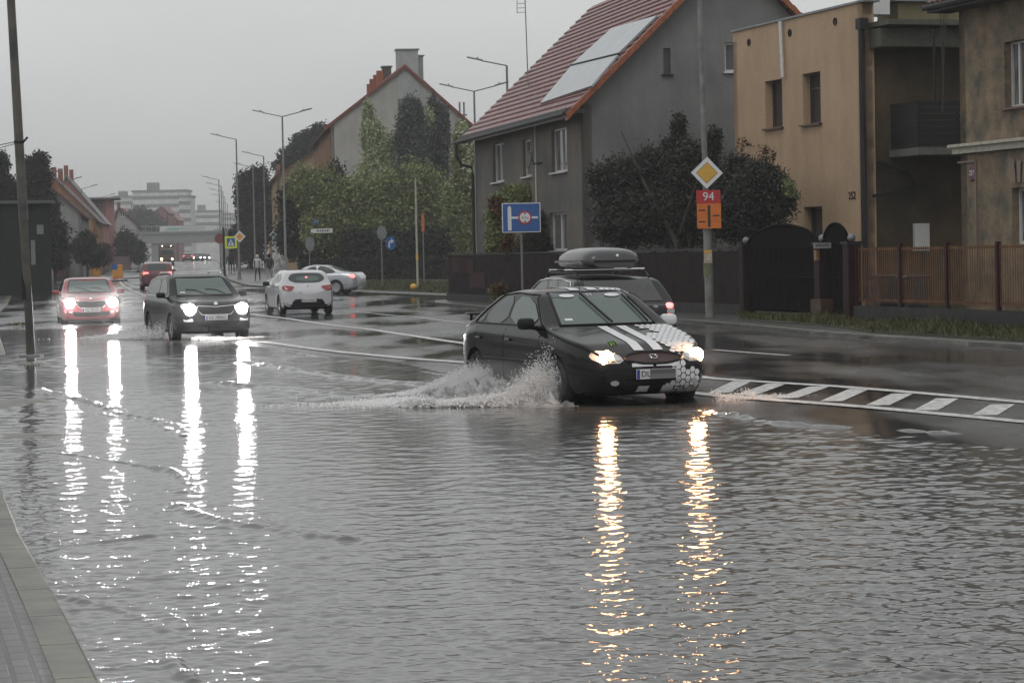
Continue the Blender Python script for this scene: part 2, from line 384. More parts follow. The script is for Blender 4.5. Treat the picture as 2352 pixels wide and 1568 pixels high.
kerb_line('kerb', [p for p in KL if p[1] > 126], left_z, 6.0, wd=.25)
# far right block behind the side street
def up(zo): return lambda x,y: rise(y)+zo
fk = [(-84,620),(-53,440),(-19.9,172)] + [tuple(GP(u,v).xy) for u,v in ((556,655),(575,659),(620,661),(720,668),(840,676),(940,680),(1040,684))]
fk = [fk[0],fk[1],fk[2]] + [(p[0],p[1]) for p in fk[3:]]
farblock = fk + [(20,130),(200,160),(200,620)]
sheet('pavement', farblock, up(.1), farpav, step=8)
kerb_line('kerb', fk, up(.1), 2.0, wd=.2)
lawn = [tuple(GP(u,v).xy) for u,v in ((640,657),(720,662),(840,671),(940,675),(1030,679))] + [(15,135),(15,200),(-12,200),(-14,165)]
sheet('lawn', lawn, up(.12), M['soil'], step=6)
# near right block
nk = [tuple(PZ(u,v).xy) for u,v in ((1000,700),(1060,705),(1130,712),(1400,729),(1700,752),(1860,768),(2000,779),(2352,802),(2900,842),(4200,930))]
FA = Vector((PX(1030,93), 93)); FD = (Vector((PX(2352,49),49)) - FA).normalized(); FN = Vector((-FD.y, FD.x)) if (-FD.y) > 0 else Vector((FD.y,-FD.x))
def FP(s, off=0): q = FA+FD*s+FN*off; return (q.x, q.y)
def fs_at(u):     # fence parameter s at pixel column u
    k = (u-1176)/FPX; return (k*FA.y-FA.x)/(FD.x-k*FD.y)
sheet('pavement', nk + [FP(75,-.2), FP(75,30), (60,120), (5,125), FP(-1,20), FP(-1,-.3)], up(.09), farpav, step=4)
kerb_line('kerb', nk, up(.09), 1.0, wd=.15, side=1)
sheet('verge', [tuple(PZ(u,v).xy) for u,v in ((1700,744),(1790,752),(1880,757),(2000,775),(2352,797),(3000,846))] + [FP(62,-.12), FP(fs_at(1700),-.12)], up(.13), M['soil'], step=3, skirt=.06)
sheet('garden', [FP(-.5,.3), FP(70,.3), FP(70,14), FP(-.5,14)], up(.12), M['soil'], step=4)
# grass blades as ground cover
def blades(name, label, polys_n, zf, h=.18, wdt=.02, patch=None):
    V = []; 
    for poly, n in polys_n:
        xs = [p[0] for p in poly]; ysl = [p[1] for p in poly]; k = 0
        while k < n:
            x = random.uniform(min(xs),max(xs)); y = random.uniform(min(ysl),max(ysl)); k += 1
            if not inside(x,y,poly): continue
            if patch and patch(x,y) < random.random(): continue
            z = zf(x,y); a = random.uniform(0,6.28); hh = h*random.uniform(.3,1.2)*(.75+.55*math.sin(x*1.7+y*.9)*math.sin(y*1.3-x*.6)); lx, ly = random.gauss(0,.4)*hh, random.gauss(0,.4)*hh; wv = wdt*random.uniform(.7,1.5)
            ca, sa = math.cos(a)*wv, math.sin(a)*wv
            V += [(x-ca,y-sa,z-.02),(x+ca,y+sa,z-.02),(x+lx*.5+ca*.6,y+ly*.5+sa*.6,z+hh*.6),(x+lx,y+ly,z+hh)]
    o = raw(name, V, np.arange(len(V)).reshape(-1,4), M['grass']); return tag(o, label, 'grass', kind='stuff')
blades('grass', 'rough green verge grass in front of the slatted fence', [([tuple(PZ(u,v).xy) for u,v in ((1700,744),(1880,757),(2000,775),(2352,797),(2700,824))]+[FP(52,-.12),FP(fs_at(1700),-.12)], 24000), ([FP(fs_at(1960),.3),FP(52,.3),FP(52,3.5),FP(fs_at(1960),3.5)], 9000)], up(.13), h=.16, wdt=.018)
blades('grass', 'mown green grass strip below the clipped hedge', [([tuple(GP(u,v).xy) for u,v in ((700,661),(840,671),(940,675),(1028,679))]+[(5,128),(-9,150)], 22000)], up(.12), h=.16, wdt=.03)
tp = []
for (u,v,rx,n) in ((22,925,.22,220),(35,655,.8,500),(45,752,.4,350),(8,700,.4,200),(70,838,.25,160)):
    p = PZ(u,v,-.03); tp.append(([(p.x-rx,p.y-rx*2),(p.x+rx,p.y-rx*2),(p.x+rx,p.y+rx*2),(p.x-rx,p.y+rx*2)], n))
cent = [((pl[0][0]+pl[1][0])/2, (pl[0][1]+pl[2][1])/2, (pl[1][0]-pl[0][0])/2) for pl,_ in tp]
blades('grass', 'straggling grass tufts sticking out of the flooded left pavement', tp, lambda x,y: left_z(x,y)+.01, h=.08, wdt=.008, patch=lambda x,y: max(max(0,1-math.hypot((x-c[0])/c[2],(y-c[1])/c[2]/2)) for c in cent)*1.5)
# mud banks that break the water by the pole
mm = MB(); mudm = mat('wet_mud', (.09,.08,.06), .3, noise=.35, nscale=6, bump=.8, bscale=20)
def mound(mb, cx, cy, rx, ry, h, z0):
    n = 18; vs = [(cx,cy,z0+h)]; fs = []
    for k in (1,2,3,4):
        for j in range(n):
            a = 2*math.pi*j/n; rr = k/4*(1+.25*math.sin(3*a+cx)+.15*math.sin(5*a+cy)); vs.append((cx+rx*rr*math.cos(a), cy+ry*rr*math.sin(a), z0+h*(1-(k/4)**2)-.01*(k==4)))
    for j in range(n): fs.append((0,1+j,1+(j+1)%n))
    for k in range(3):
        for j in range(n): a = 1+k*n+j; b = 1+k*n+(j+1)%n; fs.append((a,a+n,b+n,b))
    mb.add(vs, fs)
for (u,v,rx,ry,h) in ((25,925,.55,1.0,.05),(72,836,.4,.7,.05),(45,752,.6,1.5,.06),(60,1000,.4,.5,.03)):
    p = PZ(u,v,WATER_Z); mound(mm, p.x, p.y, rx, ry, h, WATER_Z-.01)
tag(mm.build('mud', mudm, smooth=True), kind='structure')
# painted road markings, each stroke follows the road 4 mm above it
def stroke(mb, pl, wdt, step=.8, lift=.01):
    pts = resample(pl, step)
    L = offset_line(pts, wdt/2); Rr = offset_line(pts, -wdt/2); vs = []
    for a, b in zip(L, Rr): vs += [(a.x,a.y,rz1(a.x,a.y)+lift),(b.x,b.y,rz1(b.x,b.y)+lift)]
    mb.add(vs, [(2*i,2*i+1,2*i+3,2*i+2) for i in range(len(L)-1)])
def pxl(pts): return [tuple(PZ(u,v).xy) for u,v in pts]
mk = MB()
stroke(mk, pxl([(574,721),(640,729),(745,745),(860,759),(1070,789),(1330,826),(1630,869),(1900,887),(2352,925),(2900,972)]), .24)
stroke(mk, pxl([(600,783),(800,808),(1070,832),(1330,868),(1560,897),(1690,911),(2000,936),(2352,968),(2900,1016)]), .24)
stroke(mk, pxl([(640,800),(860,832),(1070,862)]), .12)
stroke(mk, pxl([(772,715),(860,721),(948,729),(1070,742)]), .14)
stroke(mk, pxl([(1640,804),(1811,817)]), .14)
stroke(mk, [tuple(GP(u,v).xy) for u,v in ((268,640),(285,657),(305,668),(340,682))], .18)
stroke(mk, [tuple(GP(u,v).xy) for u,v in ((272,637),(292,652),(318,662))], .12)
for (a,b,c,d) in ((590,270,430,345),(800,290,610,358),(1070,310,860,382),(1320,327,1140,402),(1590,357,1430,427),(1870,387,1735,457),(2220,422,2105,487),(2620,455,2520,522),(3050,490,2960,560)):
    f = lambda x,y: tuple(PZ(1493+x*.3652, 775+y*.3652).xy)
    stroke(mk, [f(a,b), f(c,d)], .27, lift=.006)
for k in range(6):     # hatching between the lines left of the black car
    a = PZ(700+k*55, 752+k*7.6); b = PZ(660+k*50, 795+k*6); 
tag(mk.build('road_marking', M['paint']), kind='structure')
# ---------------------------------------------------------------- flood water: real ripples
ny, nx = 1400, 900
p_ = -.3; t = np.linspace(8.6**p_, 76**p_, ny); yy = t**(1/p_); ty = np.linspace(-.36, .42, nx)
Y = np.repeat(yy[:,None], nx, 1); X = Y*ty[None,:]; dy = np.gradient(yy)[:,None]
Z = np.zeros_like(X)
q_ = X/Y; amp = .72 + .3*smooth_noise(X, Y, .3, 11) + .5/(1+np.exp(-(q_-.06)/.03)) + .18/(1+np.exp((q_+.095)/.02))*(.75+.5*smooth_noise(X, Y, .8, 13)); amp *= 1 - .3*np.exp(-((q_+.03)/.05)**2)
r = np.random.default_rng(5)
for k in range(120):
    lam = .05*(13**(r.random()**1.3)); a = np.pi/2 + r.normal(0, .8) + .1; kx, ky = np.cos(a)*2*np.pi/lam, np.sin(a)*2*np.pi/lam
    slope = .0138*min(1,.16/lam)**.6; A = slope*lam/(2*np.pi)
    att = np.clip((lam/dy-2.2)/2.5, 0, 1)
    ph = r.uniform(0, 6.28) + .9*smooth_noise(X, Y, .7, 100+k)
    Z += A*att*np.sin(kx*X+ky*Y+ph)
Z *= np.clip(amp, .3, 1.8)
wakes = [([(-60,1032),(0,1036),(150,1040),(260,1058),(340,1072),(410,1085),(425,1105),(418,1130)],.016,.05),([(400,1160),(480,1188),(620,1215),(790,1238)],.012,.06),
         ([(120,1365),(250,1392),(330,1420),(400,1452),(385,1470),(378,1490),(405,1535),(445,1562)],.012,.035),([(500,880),(640,892),(780,905),(900,912)],.018,.1),
         ([(90,895),(180,915),(300,955),(400,975)],.014,.07),([(150,1255),(300,1235),(430,1225)],.008,.04),([(560,830),(800,870),(1050,890)],.016,.1),([(1640,945),(1800,975),(1960,985),(2200,1000)],.01,.09),([(230,950),(330,965),(420,1000)],.012,.05)]
for pl, h_, wd in wakes:
    P = [tuple(PZ(u,v,WATER_Z).xy) for u,v in chaikin(pl,2,False)]
    x0, x1 = min(p[0] for p in P)-1, max(p[0] for p in P)+1; y0, y1 = min(p[1] for p in P)-1, max(p[1] for p in P)+1
    mk_ = (X>x0)&(X<x1)&(Y>y0)&(Y<y1); d = dist_poly(X[mk_], Y[mk_], P); d = d + .3*wd*smooth_noise(X[mk_],Y[mk_],9,5)
    h_ = .33*wd; Z[mk_] += h_*np.exp(-(d/wd)**2)*(.7+.5*smooth_noise(X[mk_],Y[mk_],3,6)) + .25*h_*np.cos(d/wd*1.8)*np.exp(-(d/wd/3)**2)
V = np.stack([X.ravel(), Y.ravel(), (Z+WATER_Z).ravel()], 1); i = np.arange(ny-1)[:,None]*nx + np.arange(nx-1)[None,:]
wm = mat('flood_water', (.10,.10,.096), .075, bump=.4, bscale=13, stretch=(1,1.8,1), spec=.5, bdist=.005); wm.node_tree.nodes['Principled BSDF'].inputs['IOR'].default_value = 1.36
water = raw('water', V, np.stack([i, i+1, i+nx+1, i+nx], -1).reshape(-1,4), wm, smooth=True); tag(water, kind='structure')
# ---------------------------------------------------------------- cars
def ccw(p): return p
class Car:
    """+X is the nose; specs are measured from the nose backwards."""
    def __init__(s, name, label, S, pos, head, paint, group='cars on the flooded road', lit=None):
        s.S = S; s.L = S['L']; s.W = S['W']; s.paint = paint
        rz = math.atan2(head.y, head.x); s.root = empty(name, pos, rz, label, 'car', group)
        s.shell()
    def prof(s, key, x):
        P = s.S[key]; return np.interp(x, [p[0] for p in P], [p[1] for p in P])
    def shell(s):
        S = s.S; L, W = s.L, s.W; ns = 96
        xs = np.unique(np.concatenate([np.linspace(0,.5,16), np.linspace(.5,L-.5,60), np.linspace(L-.5,L,16)]))
        fx = np.linspace(-.3, L+.3, 900)
        def sm(key, k):
            y = s.prof(key, fx); g = np.exp(-np.linspace(-2.2,2.2,2*k+1)**2); g /= g.sum(); yp = np.pad(y, k, mode='edge'); y2 = np.convolve(yp, g, 'valid'); return np.interp(xs, fx, y2)
        zt = sm('top', S.get('round', 22)); zb = sm('bot', 10); be = s.prof('belt', xs)
        fw, fa, rw, ra = S.get('plan', (.74,.75,.8,.55))
        def wh(x):
            k = 1.0
            if x < fa: k = 1-(1-fw)*((fa-x)/fa)**2.4
            if L-x < ra: k = min(k, 1-(1-rw)*((ra-(L-x))/ra)**2.4)
            return k*W/2
        tum = S.get('tumble', .36); V = []; secs = []
        for i, x in enumerate(xs):
            h = wh(x); b = min(be[i], zt[i]-.035); up_ = zt[i]-b; wt = .93*h-up_*tum; zz = zb[i]
            sec = [(0,zz),(.8*h,zz),(.95*h,zz+.05),(.99*h,zz+.16),(h,zz+.5*(b-zz)),(.992*h,b-.1*(b-zz)),(.955*h,b-.01),(.935*h,b+.02*min(1,up_*8))]
            sec += [(wt+.035,b+up_*.86),(wt-.03,b+up_*.955),(.6*wt,b+up_*.992),(0,zt[i])]
            q = chaikin(sec, 2, False); secs.append(q)
        n = len(secs[0]); full = []
        for x, q in zip(xs, secs): full.append([(L/2-x, yv, z) for yv, z in q] + [(L/2-x, -yv, z) for yv, z in q[-2:0:-1]])
        m = len(full[0]); vs = []; fs = []
        def cap(ring, bulge, rev):
            cz = sum(p[2] for p in ring)/m; out = []
            for k in (.93,.8,.55,.25):
                out.append([(p[0]+bulge*(1-k*k), p[1]*k, cz+(p[2]-cz)*k) for p in ring])
            return out
        nose = cap(full[0], S.get('nb',.07), False)[::-1]; tail = cap(full[-1], -S.get('tb',.04), True)
        rings = nose+full+tail
        for rg in rings: vs += rg
        for i in range(len(rings)-1):
            for k in range(m): a = i*m+k; b = i*m+(k+1)%m; fs.append((a,b,b+m,a+m))
        fs.append(tuple(range(m))); fs.append(tuple(range((len(rings)-1)*m, len(rings)*m))[::-1])
        mb = MB(); mb.add(vs, fs); o = mb.build('body', [s.paint, M['black']], s.root, True, 50); s.body = o
        s.bvh = BVHTree.FromPolygons([Vector(v) for v in vs], fs)
        cut = MB()
        for wx in S['wheels']:
            for sy in (-1,1):
                n2 = 36; R_ = S['wr']+.055; y0, y1 = sy*(W/2-.27), sy*(W/2+.3); pts = [(L/2-wx+R_*math.cos(2*math.pi*k/n2), S['wr']+R_*math.sin(2*math.pi*k/n2)) for k in range(n2)]
                cut.prism(pts, min(y0,y1), max(y0,y1))
        c = cut.build('cut', M['black']); md = o.modifiers.new('b','BOOLEAN'); md.operation = 'DIFFERENCE'; md.object = c; md.solver = 'EXACT'; c.parent = s.root; bpy.context.view_layer.update()
        apply_mods(o); bpy.data.objects.remove(c)
        for p in o.data.polygons:
            cx = p.center
            for wx in S['wheels']:
                dd = math.hypot(cx.x-(L/2-wx), cx.z-S['wr'])
                if dd < S['wr']+.06 and abs(cx.y) > W/2-.29 and (abs(p.normal.y) > .9 and abs(cx.y) < W/2-.2 or abs(dd-(S['wr']+.055)) < .01): p.material_index = 1
            if cx.z < S.get('dark_below', .2): p.material_index = 1
        o.data.set_sharp_from_angle(angle=R(40))
        for wx in S['wheels']:
            for sy in (-1,1): s.wheel(L/2-wx, sy)
    def wheel(s, x, sy):
        r = s.S['wr']; wv = .2; Mx = Matrix.Translation((x, sy*(s.W/2-.115), r)) @ Matrix.Rotation(R(90), 4, 'X')
        mb = MB(); mb.lathe([(.01,-.04),(r*.6,-.04),(r*.68,-wv/2+.005),(r*.92,-wv/2),(r,-wv/2+.04),(r,wv/2-.04),(r*.92,wv/2),(r*.68,wv/2-.005),(r*.6,.04),(.01,.04)], 28, Mx); t = mb.build('wheel', M['rubber'], s.root, True)
        q = MB(); q.lathe([(r*.66,-.07*sy),(r*.66,.075*-sy),(r*.6,.085*-sy),(r*.58,.06*-sy)], 24, Mx)
        for k in range(s.S.get('spokes', 7)):
            a = 2*math.pi*k/s.S.get('spokes', 7)
            q.add([(r*.12*math.cos(a-.5),r*.12*math.sin(a-.5),-.08*sy),(r*.12*math.cos(a+.5),r*.12*math.sin(a+.5),-.08*sy),(r*.62*math.cos(a+.16),r*.62*math.sin(a+.16),-.09*sy),(r*.62*math.cos(a-.16),r*.62*math.sin(a-.16),-.09*sy)],[(0,1,2,3)],Mx)
        q.lathe([(r*.15,-.05*sy),(r*.15,-.1*sy),(r*.05,-.105*sy)], 12, Mx); q.build('rim', s.S.get('rim', M['alloy']), t, True)
    def cast(s, p, axis):
        if axis == 'side+': o, d = Vector((p[0], 3, p[1])), Vector((0,-1,0))
        elif axis == 'side-': o, d = Vector((p[0], -3, p[1])), Vector((0,1,0))
        elif axis == 'front': o, d = Vector((5, p[0], p[1])), Vector((-1,0,0))
        elif axis == 'rear': o, d = Vector((-5, p[0], p[1])), Vector((1,0,0))
        else: o, d = Vector((p[0], p[1], 4)), Vector((0,0,-1))
        h, n, _, _ = s.bvh.ray_cast(o, d)
        if h is None: h, n, _, _ = s.bvh.find_nearest(o+d*(5 if axis in('front','rear') else 3)-d*s.L/2*(axis in('front','rear')))
        if n.dot(d) > 0: n = -n
        return h, n
    def panel(s, poly, axis, m, name, off=.006, rnd=0, step=.07, holes=(), parent=None, label=None, thick=0):
        if rnd: poly = chaikin(poly, rnd)
        V, T = cdt(poly, holes, step=step); vs = []
        for p in V: h, n = s.cast(p, axis); vs.append(h+n*off)
        mb = MB(); mb.add(vs, T)
        if thick:
            h = len(poly); V2 = [s.cast(p, axis) for p in poly]; k = len(mb.v); mb.v += [tuple(a+n*off) for a, n in V2]+[tuple(a-n*.02) for a, n in V2]; mb.f += [(k+i, k+(i+1)%h, k+h+(i+1)%h, k+h+i) for i in range(h)]; mb.mi += [0]*h
        o = mb.build(name, m, parent or s.root, True, 60)
        if label: o['label'] = label
        return o
    def line(s, pts, axis, m, name, r=.008, off=.01, closed=False, parent=None, step=.08):
        if closed: pts = list(pts)+[pts[0]]
        q = resample(pts, step); P = [s.cast((p[0],p[1]), axis) for p in q]; mb = MB(); mb.tube([h+n*off for h,n in P], r, 6)
        return mb.build(name, m, parent or s.root, True)
    def sides(s, poly, m, name, **k):
        return [s.panel(poly, a, m, name, **k) for a in ('side+','side-')]
    def mirror_pair(s, poly, axis, m, name, **k): return [s.panel(poly, axis, m, name, **k), s.panel([(-a,b) for a,b in poly], axis, m, name, **k)]
    def glow(s, axis, y, z, r, m, name='lamp_bulb', parent=None):
        h, n = s.cast((y,z), axis); mb = MB(); d = 1 if axis == 'front' else -1
        mb.lathe([(r,0),(r*.94,.012),(r*.6,.03),(0.001,.036)], 20, Matrix.Translation(h+Vector((.008*d,0,0))) @ Matrix.Rotation(R(90*d), 4, 'Y')); return mb.build(name, m, parent or s.root, True)
    def mirrors(s, x, z, m=None, cols=None):
        for sy in (-1,1):
            h, n = s.cast((x, z), 'side+' if sy > 0 else 'side-'); mb = MB(); yy = h.y
            mb.box((x, yy+sy*.14, z+.05), (.11,.22,.14), bev=.05); mb.tube([(x,yy-sy*.04,z-.02),(x,yy+sy*.1,z+.01)], .025, 6)
            mb.build('side_mirror', (cols or {}).get(sy, m or s.paint), s.root, True)
    def plate(s, axis, z, txt, w=.52, h=.115, y=0, parent=None):
        p, n = s.cast((y, z), axis); d = 1 if axis == 'front' else -1; x = p.x+d*.022
        ps = [s.cast((y+q*w/2, z), axis)[0].x for q in (-1,1)]; x = (max(ps+[p.x]) if d > 0 else min(ps+[p.x]))+d*.018
        mb = MB(); mb.box((x, y, z), (.02, w, h), bev=.004); pl = mb.build('number_plate', M['plate'], s.root)
        mb = MB(); mb.box((x+d*.011, y-d*(w/2-.02) if d>0 else y+(w/2-.02), z), (.004,.036,h*.94)); mb.build('country_band', M['plateblue'], pl)
        Mx = Matrix.Translation((x+d*.0125, y+(.02*d if True else 0), z)) @ Matrix(((0,0,d,0),(d,0,0,0),(0,1,0,0),(0,0,0,1)))
        text(txt, h*.85, M['ink'], pl, Mx, 'characters', .002); return pl
def heading(deg): return Vector((math.sin(R(deg)), -math.cos(R(deg)), 0))     # 0 = towards the camera, + = to the right
def place(u, D, deg, L, z=None, front=True):
    h = heading(deg); x = PX(u, D); p = Vector((x, D, 0)) - h*(L/2 if front else -L/2); zz = rz1(p.x, p.y) if z is None else z; return Vector((p.x, p.y, zz)), h
# paints
def paint(name, c, rough=.3, coat=1, n=.06): return mat(name, c, rough, noise=n, nscale=1.5, coat=coat, spec=.35, bump=.05, bscale=400, bdist=.002)
P_black = paint('black_paint', (.008,.008,.009), .25, .8); P_blk2 = paint('black_suv_paint', (.008,.008,.009), .25, .8)
for m_ in (P_black, P_blk2):
    b_4 = m_.node_tree.nodes['Principled BSDF']; b_4.inputs['Specular IOR Level'].default_value = .18; b_4.inputs['Coat Weight'].default_value = .28
P_red = paint('red_paint', (.30,.035,.045)); P_white = paint('white_car_paint', (.55,.55,.57)); P_silver = mat('silver_paint', (.46,.48,.52), .28, metal=.6, coat=1)
P_dark = paint('dark_paint', (.01,.01,.011), .3, .4); P_maroon = paint('maroon_paint', (.12,.03,.035)); P_grey = paint('grey_paint', (.12,.12,.125))
# ---- black 1990s saloon with white stripes
S1 = dict(L=4.56, W=1.75, wr=.31, wheels=(.93,3.64), round=20, nb=.09, tb=.06, plan=(.70,1.0,.74,.8), tumble=.38, dark_below=.19, spokes=6,
  top=[(-.3,.60),(0,.60),(.07,.66),(.35,.79),(1.28,.965),(1.95,1.36),(2.2,1.415),(2.75,1.42),(3.2,1.37),(3.85,1.03),(4.35,.985),(4.5,.94),(4.56,.80),(4.9,.8)],
  bot=[(0,.27),(.15,.2),(.5,.17),(4.1,.17),(4.5,.28)], belt=[(0,.6),(.3,.70),(1.2,.89),(3.6,.95),(4.56,.85)])
pos, h = place(1496, 29.4, 21, 4.56*1.04); pos.z = -.115
c1 = Car('car', 'black saloon with white bonnet stripes and honeycomb decals, ploughing through the flood in front', S1, pos, h, P_black); c1.root.scale = (1.04,)*3; k = c1; L2 = k.L/2
ws = k.panel([(-.60,.99),(.60,.99),(.485,1.35),(-.485,1.35)], 'front', M['gglass'], 'windscreen', step=.06)
k.panel([(-.50,1.30),(.50,1.30),(.478,1.362),(-.478,1.362)], 'front', mat('sun_strip', (.10,.11,.12), .2), 'sun_strip', off=.011, parent=ws)
wh_ = M['white']
for sy in (-1,1):
    e_ = [(sy*.30+.10*math.cos(a), 1.318+.019*math.sin(a)) for a in np.linspace(0,2*math.pi,20,endpoint=False)]
    k.panel(e_, 'front', wh_, 'oval_sticker', off=.017, step=None, parent=ws)
hs, ns_ = k.cast((0,1.325), 'front'); tilt = math.atan2(ns_.x, ns_.z); sl = Vector((-ns_.z,0,ns_.x))
def on_surf(hp, n, upv=Vector((0,0,1)), off=.014):
    upn = (upv - n*upv.dot(n)).normalized(); rt = upn.cross(n); return Matrix.Translation(hp+n*off) @ Matrix(((rt.x,upn.x,n.x,0),(rt.y,upn.y,n.y,0),(rt.z,upn.z,n.z,0),(0,0,0,1)))
text('ST', .085, wh_, ws, on_surf(hs, ns_), 'lettering', .002)
hs, ns_ = k.cast((-.50,1.02), 'front')
k.panel([(-.52,1.03),(-.42,1.03),(-.42,1.055),(-.52,1.055)], 'front', wh_, 'parking_sticker', off=.011, step=None, parent=ws)
k.line([(-.62,.985),(.62,.985),(.50,1.365),(-.50,1.365)], 'front', M['black'], 'windscreen_seal', r=.012, off=.004, closed=True)
xr = lambda x: L2-x
k.sides([(xr(1.52),.985),(xr(2.03),1.31),(xr(2.55),1.335),(xr(2.58),.985)], M['glass'], 'front_window', rnd=1)
k.sides([(xr(2.66),.985),(xr(2.63),1.335),(xr(2.95),1.325),(xr(3.28),1.18),(xr(3.42),.995)], M['glass'], 'rear_window', rnd=1)
k.panel([(xr(1.5),.99),(xr(2.02),1.31),(xr(2.55),1.335),(xr(2.57),.99)], 'side-', M['gglass'], 'front_window', off=.009, rnd=1)
k.sides([(xr(3.47),1.0),(xr(3.36),1.13),(xr(3.68),1.01)], M['glass'], 'quarter_window', rnd=1)
for a in ('side+','side-'):
    k.line([(xr(1.4),.975),(xr(3.75),.985)], a, M['black'], 'window_seal', r=.01, off=.004)
    k.line([(xr(1.45),.98),(xr(2.0),1.345),(xr(2.6),1.37),(xr(3.05),1.34),(xr(3.45),1.16),(xr(3.72),1.0)], a, M['black'], 'drip_rail', r=.009, off=.004)
    for x0 in (1.42, 2.6, 3.62): k.line([(xr(x0),.93),(xr(x0+.02),.3)], a, M['black'], 'door_gap', r=.004, off=.001)
    k.line([(xr(1.2),.56),(xr(3.3),.56)], a, M['black'], 'rubbing_strip', r=.016, off=.006)
    for x0 in (2.35, 3.4): k.line([(xr(x0),.8),(xr(x0+.16),.8)], a, P_black, 'door_handle', r=.018, off=.012)
k.panel([(-.46,1.0),(.46,1.0),(.43,1.3),(-.43,1.3)], 'rear', M['glass'], 'rear_windscreen', rnd=1)
# bonnet and roof stripes
def stripe(y0, y1, x0, x1, n=10, yy0=None, yy1=None):
    P = [(xr(x0+(x1-x0)*i/n), y0) for i in range(n+1)]+[(xr(x1-(x1-x0)*i/n), y1) for i in range(n+1)]
    return k.panel(P, 'top', wh_, 'white_stripe', off=.007, step=.06)
for y0,y1 in ((-.17,-.045),(.075,.2)): stripe(y0,y1,.16,1.24); stripe(y0,y1,2.08,3.15); stripe(y0,y1,3.95,4.4)
def hexes(centers, r, axis, name, m=wh_, off=.008):
    mb = MB()
    for cx, cy in centers:
        pts = [(cx+r*math.cos(a), cy+r*math.sin(a)) for a in np.arange(6)*math.pi/3]; P = [k.cast(p, axis) for p in pts]
        if max(abs(n.dot(P[0][1])-1) for _, n in P) > .9: continue
        vs = [h_+n*off for h_, n in P]; hc, nc = k.cast((cx,cy), axis); vs.append(hc+nc*off); mb.add(vs, [(i,(i+1)%6,6) for i in range(6)])
    return mb.build(name, m, k.root, True, 60)
def hexgrid(x0, x1, y0, y1, p, test):
    out = []; i = 0; x = x0
    while x <= x1:
        y = y0 + (p*.866/2*1.0 if i%2 else 0)
        while y <= y1:
            if test(x,y): out.append((x,y))
            y += p
        x += p*.866; i += 1
    return out
pch = .074
def edge_y(x): return .30 + .1*math.sin((L2-x)*5) + max(0,(.5-(L2-x)))*.0
def okb(x,y):
    q = L2-x; hw = k.W/2*(1-(.3)*((1.0-q)/1.0)**2.4 if q < 1 else 1)
    return y < hw*.9-.02 and y > .25+.06*math.sin(q*9) + (.12 if q > .8 else 0)
hexes(hexgrid(xr(1.22), xr(.12), .2, .85, pch, okb), pch*.52, 'top', 'honeycomb_bonnet_decal')
for lo_, hi_ in ((0,.47),(.47,9)): hexes(hexgrid(.16, .60, .22, .78, pch, lambda a,b: lo_ <= b < hi_ and not ((abs(a-.54)<.15 and b > .5 and b < .70)) and a > .16+(.1 if b>.5 else 0) + .1*math.sin(b*20)), pch*.5, 'front', 'honeycomb_bumper_decal')
hexes(hexgrid(xr(.95), xr(.25), .3, .86, pch, lambda a,b: math.hypot(a-xr(.93), b-.31) > .42 and b < .62+.2*(xr(0)-a) and b > .32), pch*.5, 'side+', 'honeycomb_wing_decal')
hexes(hexgrid(xr(3.0), xr(2.1), .26, .55, pch, lambda a,b: True), pch*.5, 'top', 'honeycomb_roof_decal')
# front face
g_ = [(.36*math.cos(a), .615+.062*math.sin(a)) for a in np.linspace(0,2*math.pi,28,endpoint=False)]
gr = k.panel(g_, 'front', mat('grille_dark', (.045,.02,.02), .35, bump=.5, bscale=120), 'grille', off=.012); k.line(g_, 'front', M['black'], 'grille_surround', r=.017, off=.012, closed=True, parent=gr)
e_ = [(.045*math.cos(a), .615+.02*math.sin(a)) for a in np.linspace(0,2*math.pi,16,endpoint=False)]; k.line(e_, 'front', M['chrome'], 'oval_badge', r=.005, off=.03, closed=True, parent=gr, step=.02)
for sy in (-1,1):
    hl = k.panel([(sy*.38,.575),(sy*.40,.66),(sy*.55,.71),(sy*.68,.705),(sy*.72,.63),(sy*.62,.565)], 'front', M['lens'], 'headlight', off=.01, rnd=1); k.glow('front', sy*.575, .635, .085, M['hl_warm'], parent=hl)
    e_ = [(sy*.455+.035*math.cos(a), .625+.035*math.sin(a)) for a in np.linspace(0,2*math.pi,14,endpoint=False)]; k.panel(e_, 'front', M['chrome'], 'reflector', off=.014, parent=hl, step=None)
    e_ = [(sy*.50+.05*math.cos(a), .345+.03*math.sin(a)) for a in np.linspace(0,2*math.pi,14,endpoint=False)]; k.panel(e_, 'front', M['lens'], 'fog_light', off=.014, step=None)
k.panel([(-.40,.25),(.40,.25),(.44,.30),(.44,.38),(-.44,.38),(-.44,.30)], 'front', M['black'], 'air_intake', off=.008)
k.panel([(-.30,.525),(-.04,.525),(-.04,.56),(-.30,.56)], 'front', wh_, 'bumper_decal', off=.012); k.panel([(.0,.525),(.3,.525),(.3,.56),(.0,.56)], 'front', wh_, 'bumper_decal', off=.012)
for a_ in (-.21,.10): k.panel([(a_,.245),(a_+.14,.245),(a_+.14,.31),(a_,.31)], 'front', wh_, 'bumper_decal', off=.016)
pl = k.plate('front', .44, 'DL'); 
for ch in pl.children:
    if ch.name.startswith('characters'): ch.location = (0,-.165,0)
mb = MB(); pxv = min(v.co.x for v in pl.data.vertices); pxx = max(v.co.x for v in pl.data.vertices)
for i in range(5):
    for j in range(2): mb.box((pxx+.002,-.06+i*.065,.412+j*.055),(.004,.065,.055),mi=(i*3+j*5)%3)
mb.build('blurred_characters', [mat('grey_patch_a',(.17,.17,.17),.5), mat('grey_patch_b',(.25,.25,.25),.5), mat('grey_patch_c',(.1,.1,.1),.5)], pl)
gm = mat('green_decal', (.07,.16,.035), .4)
mb = MB()
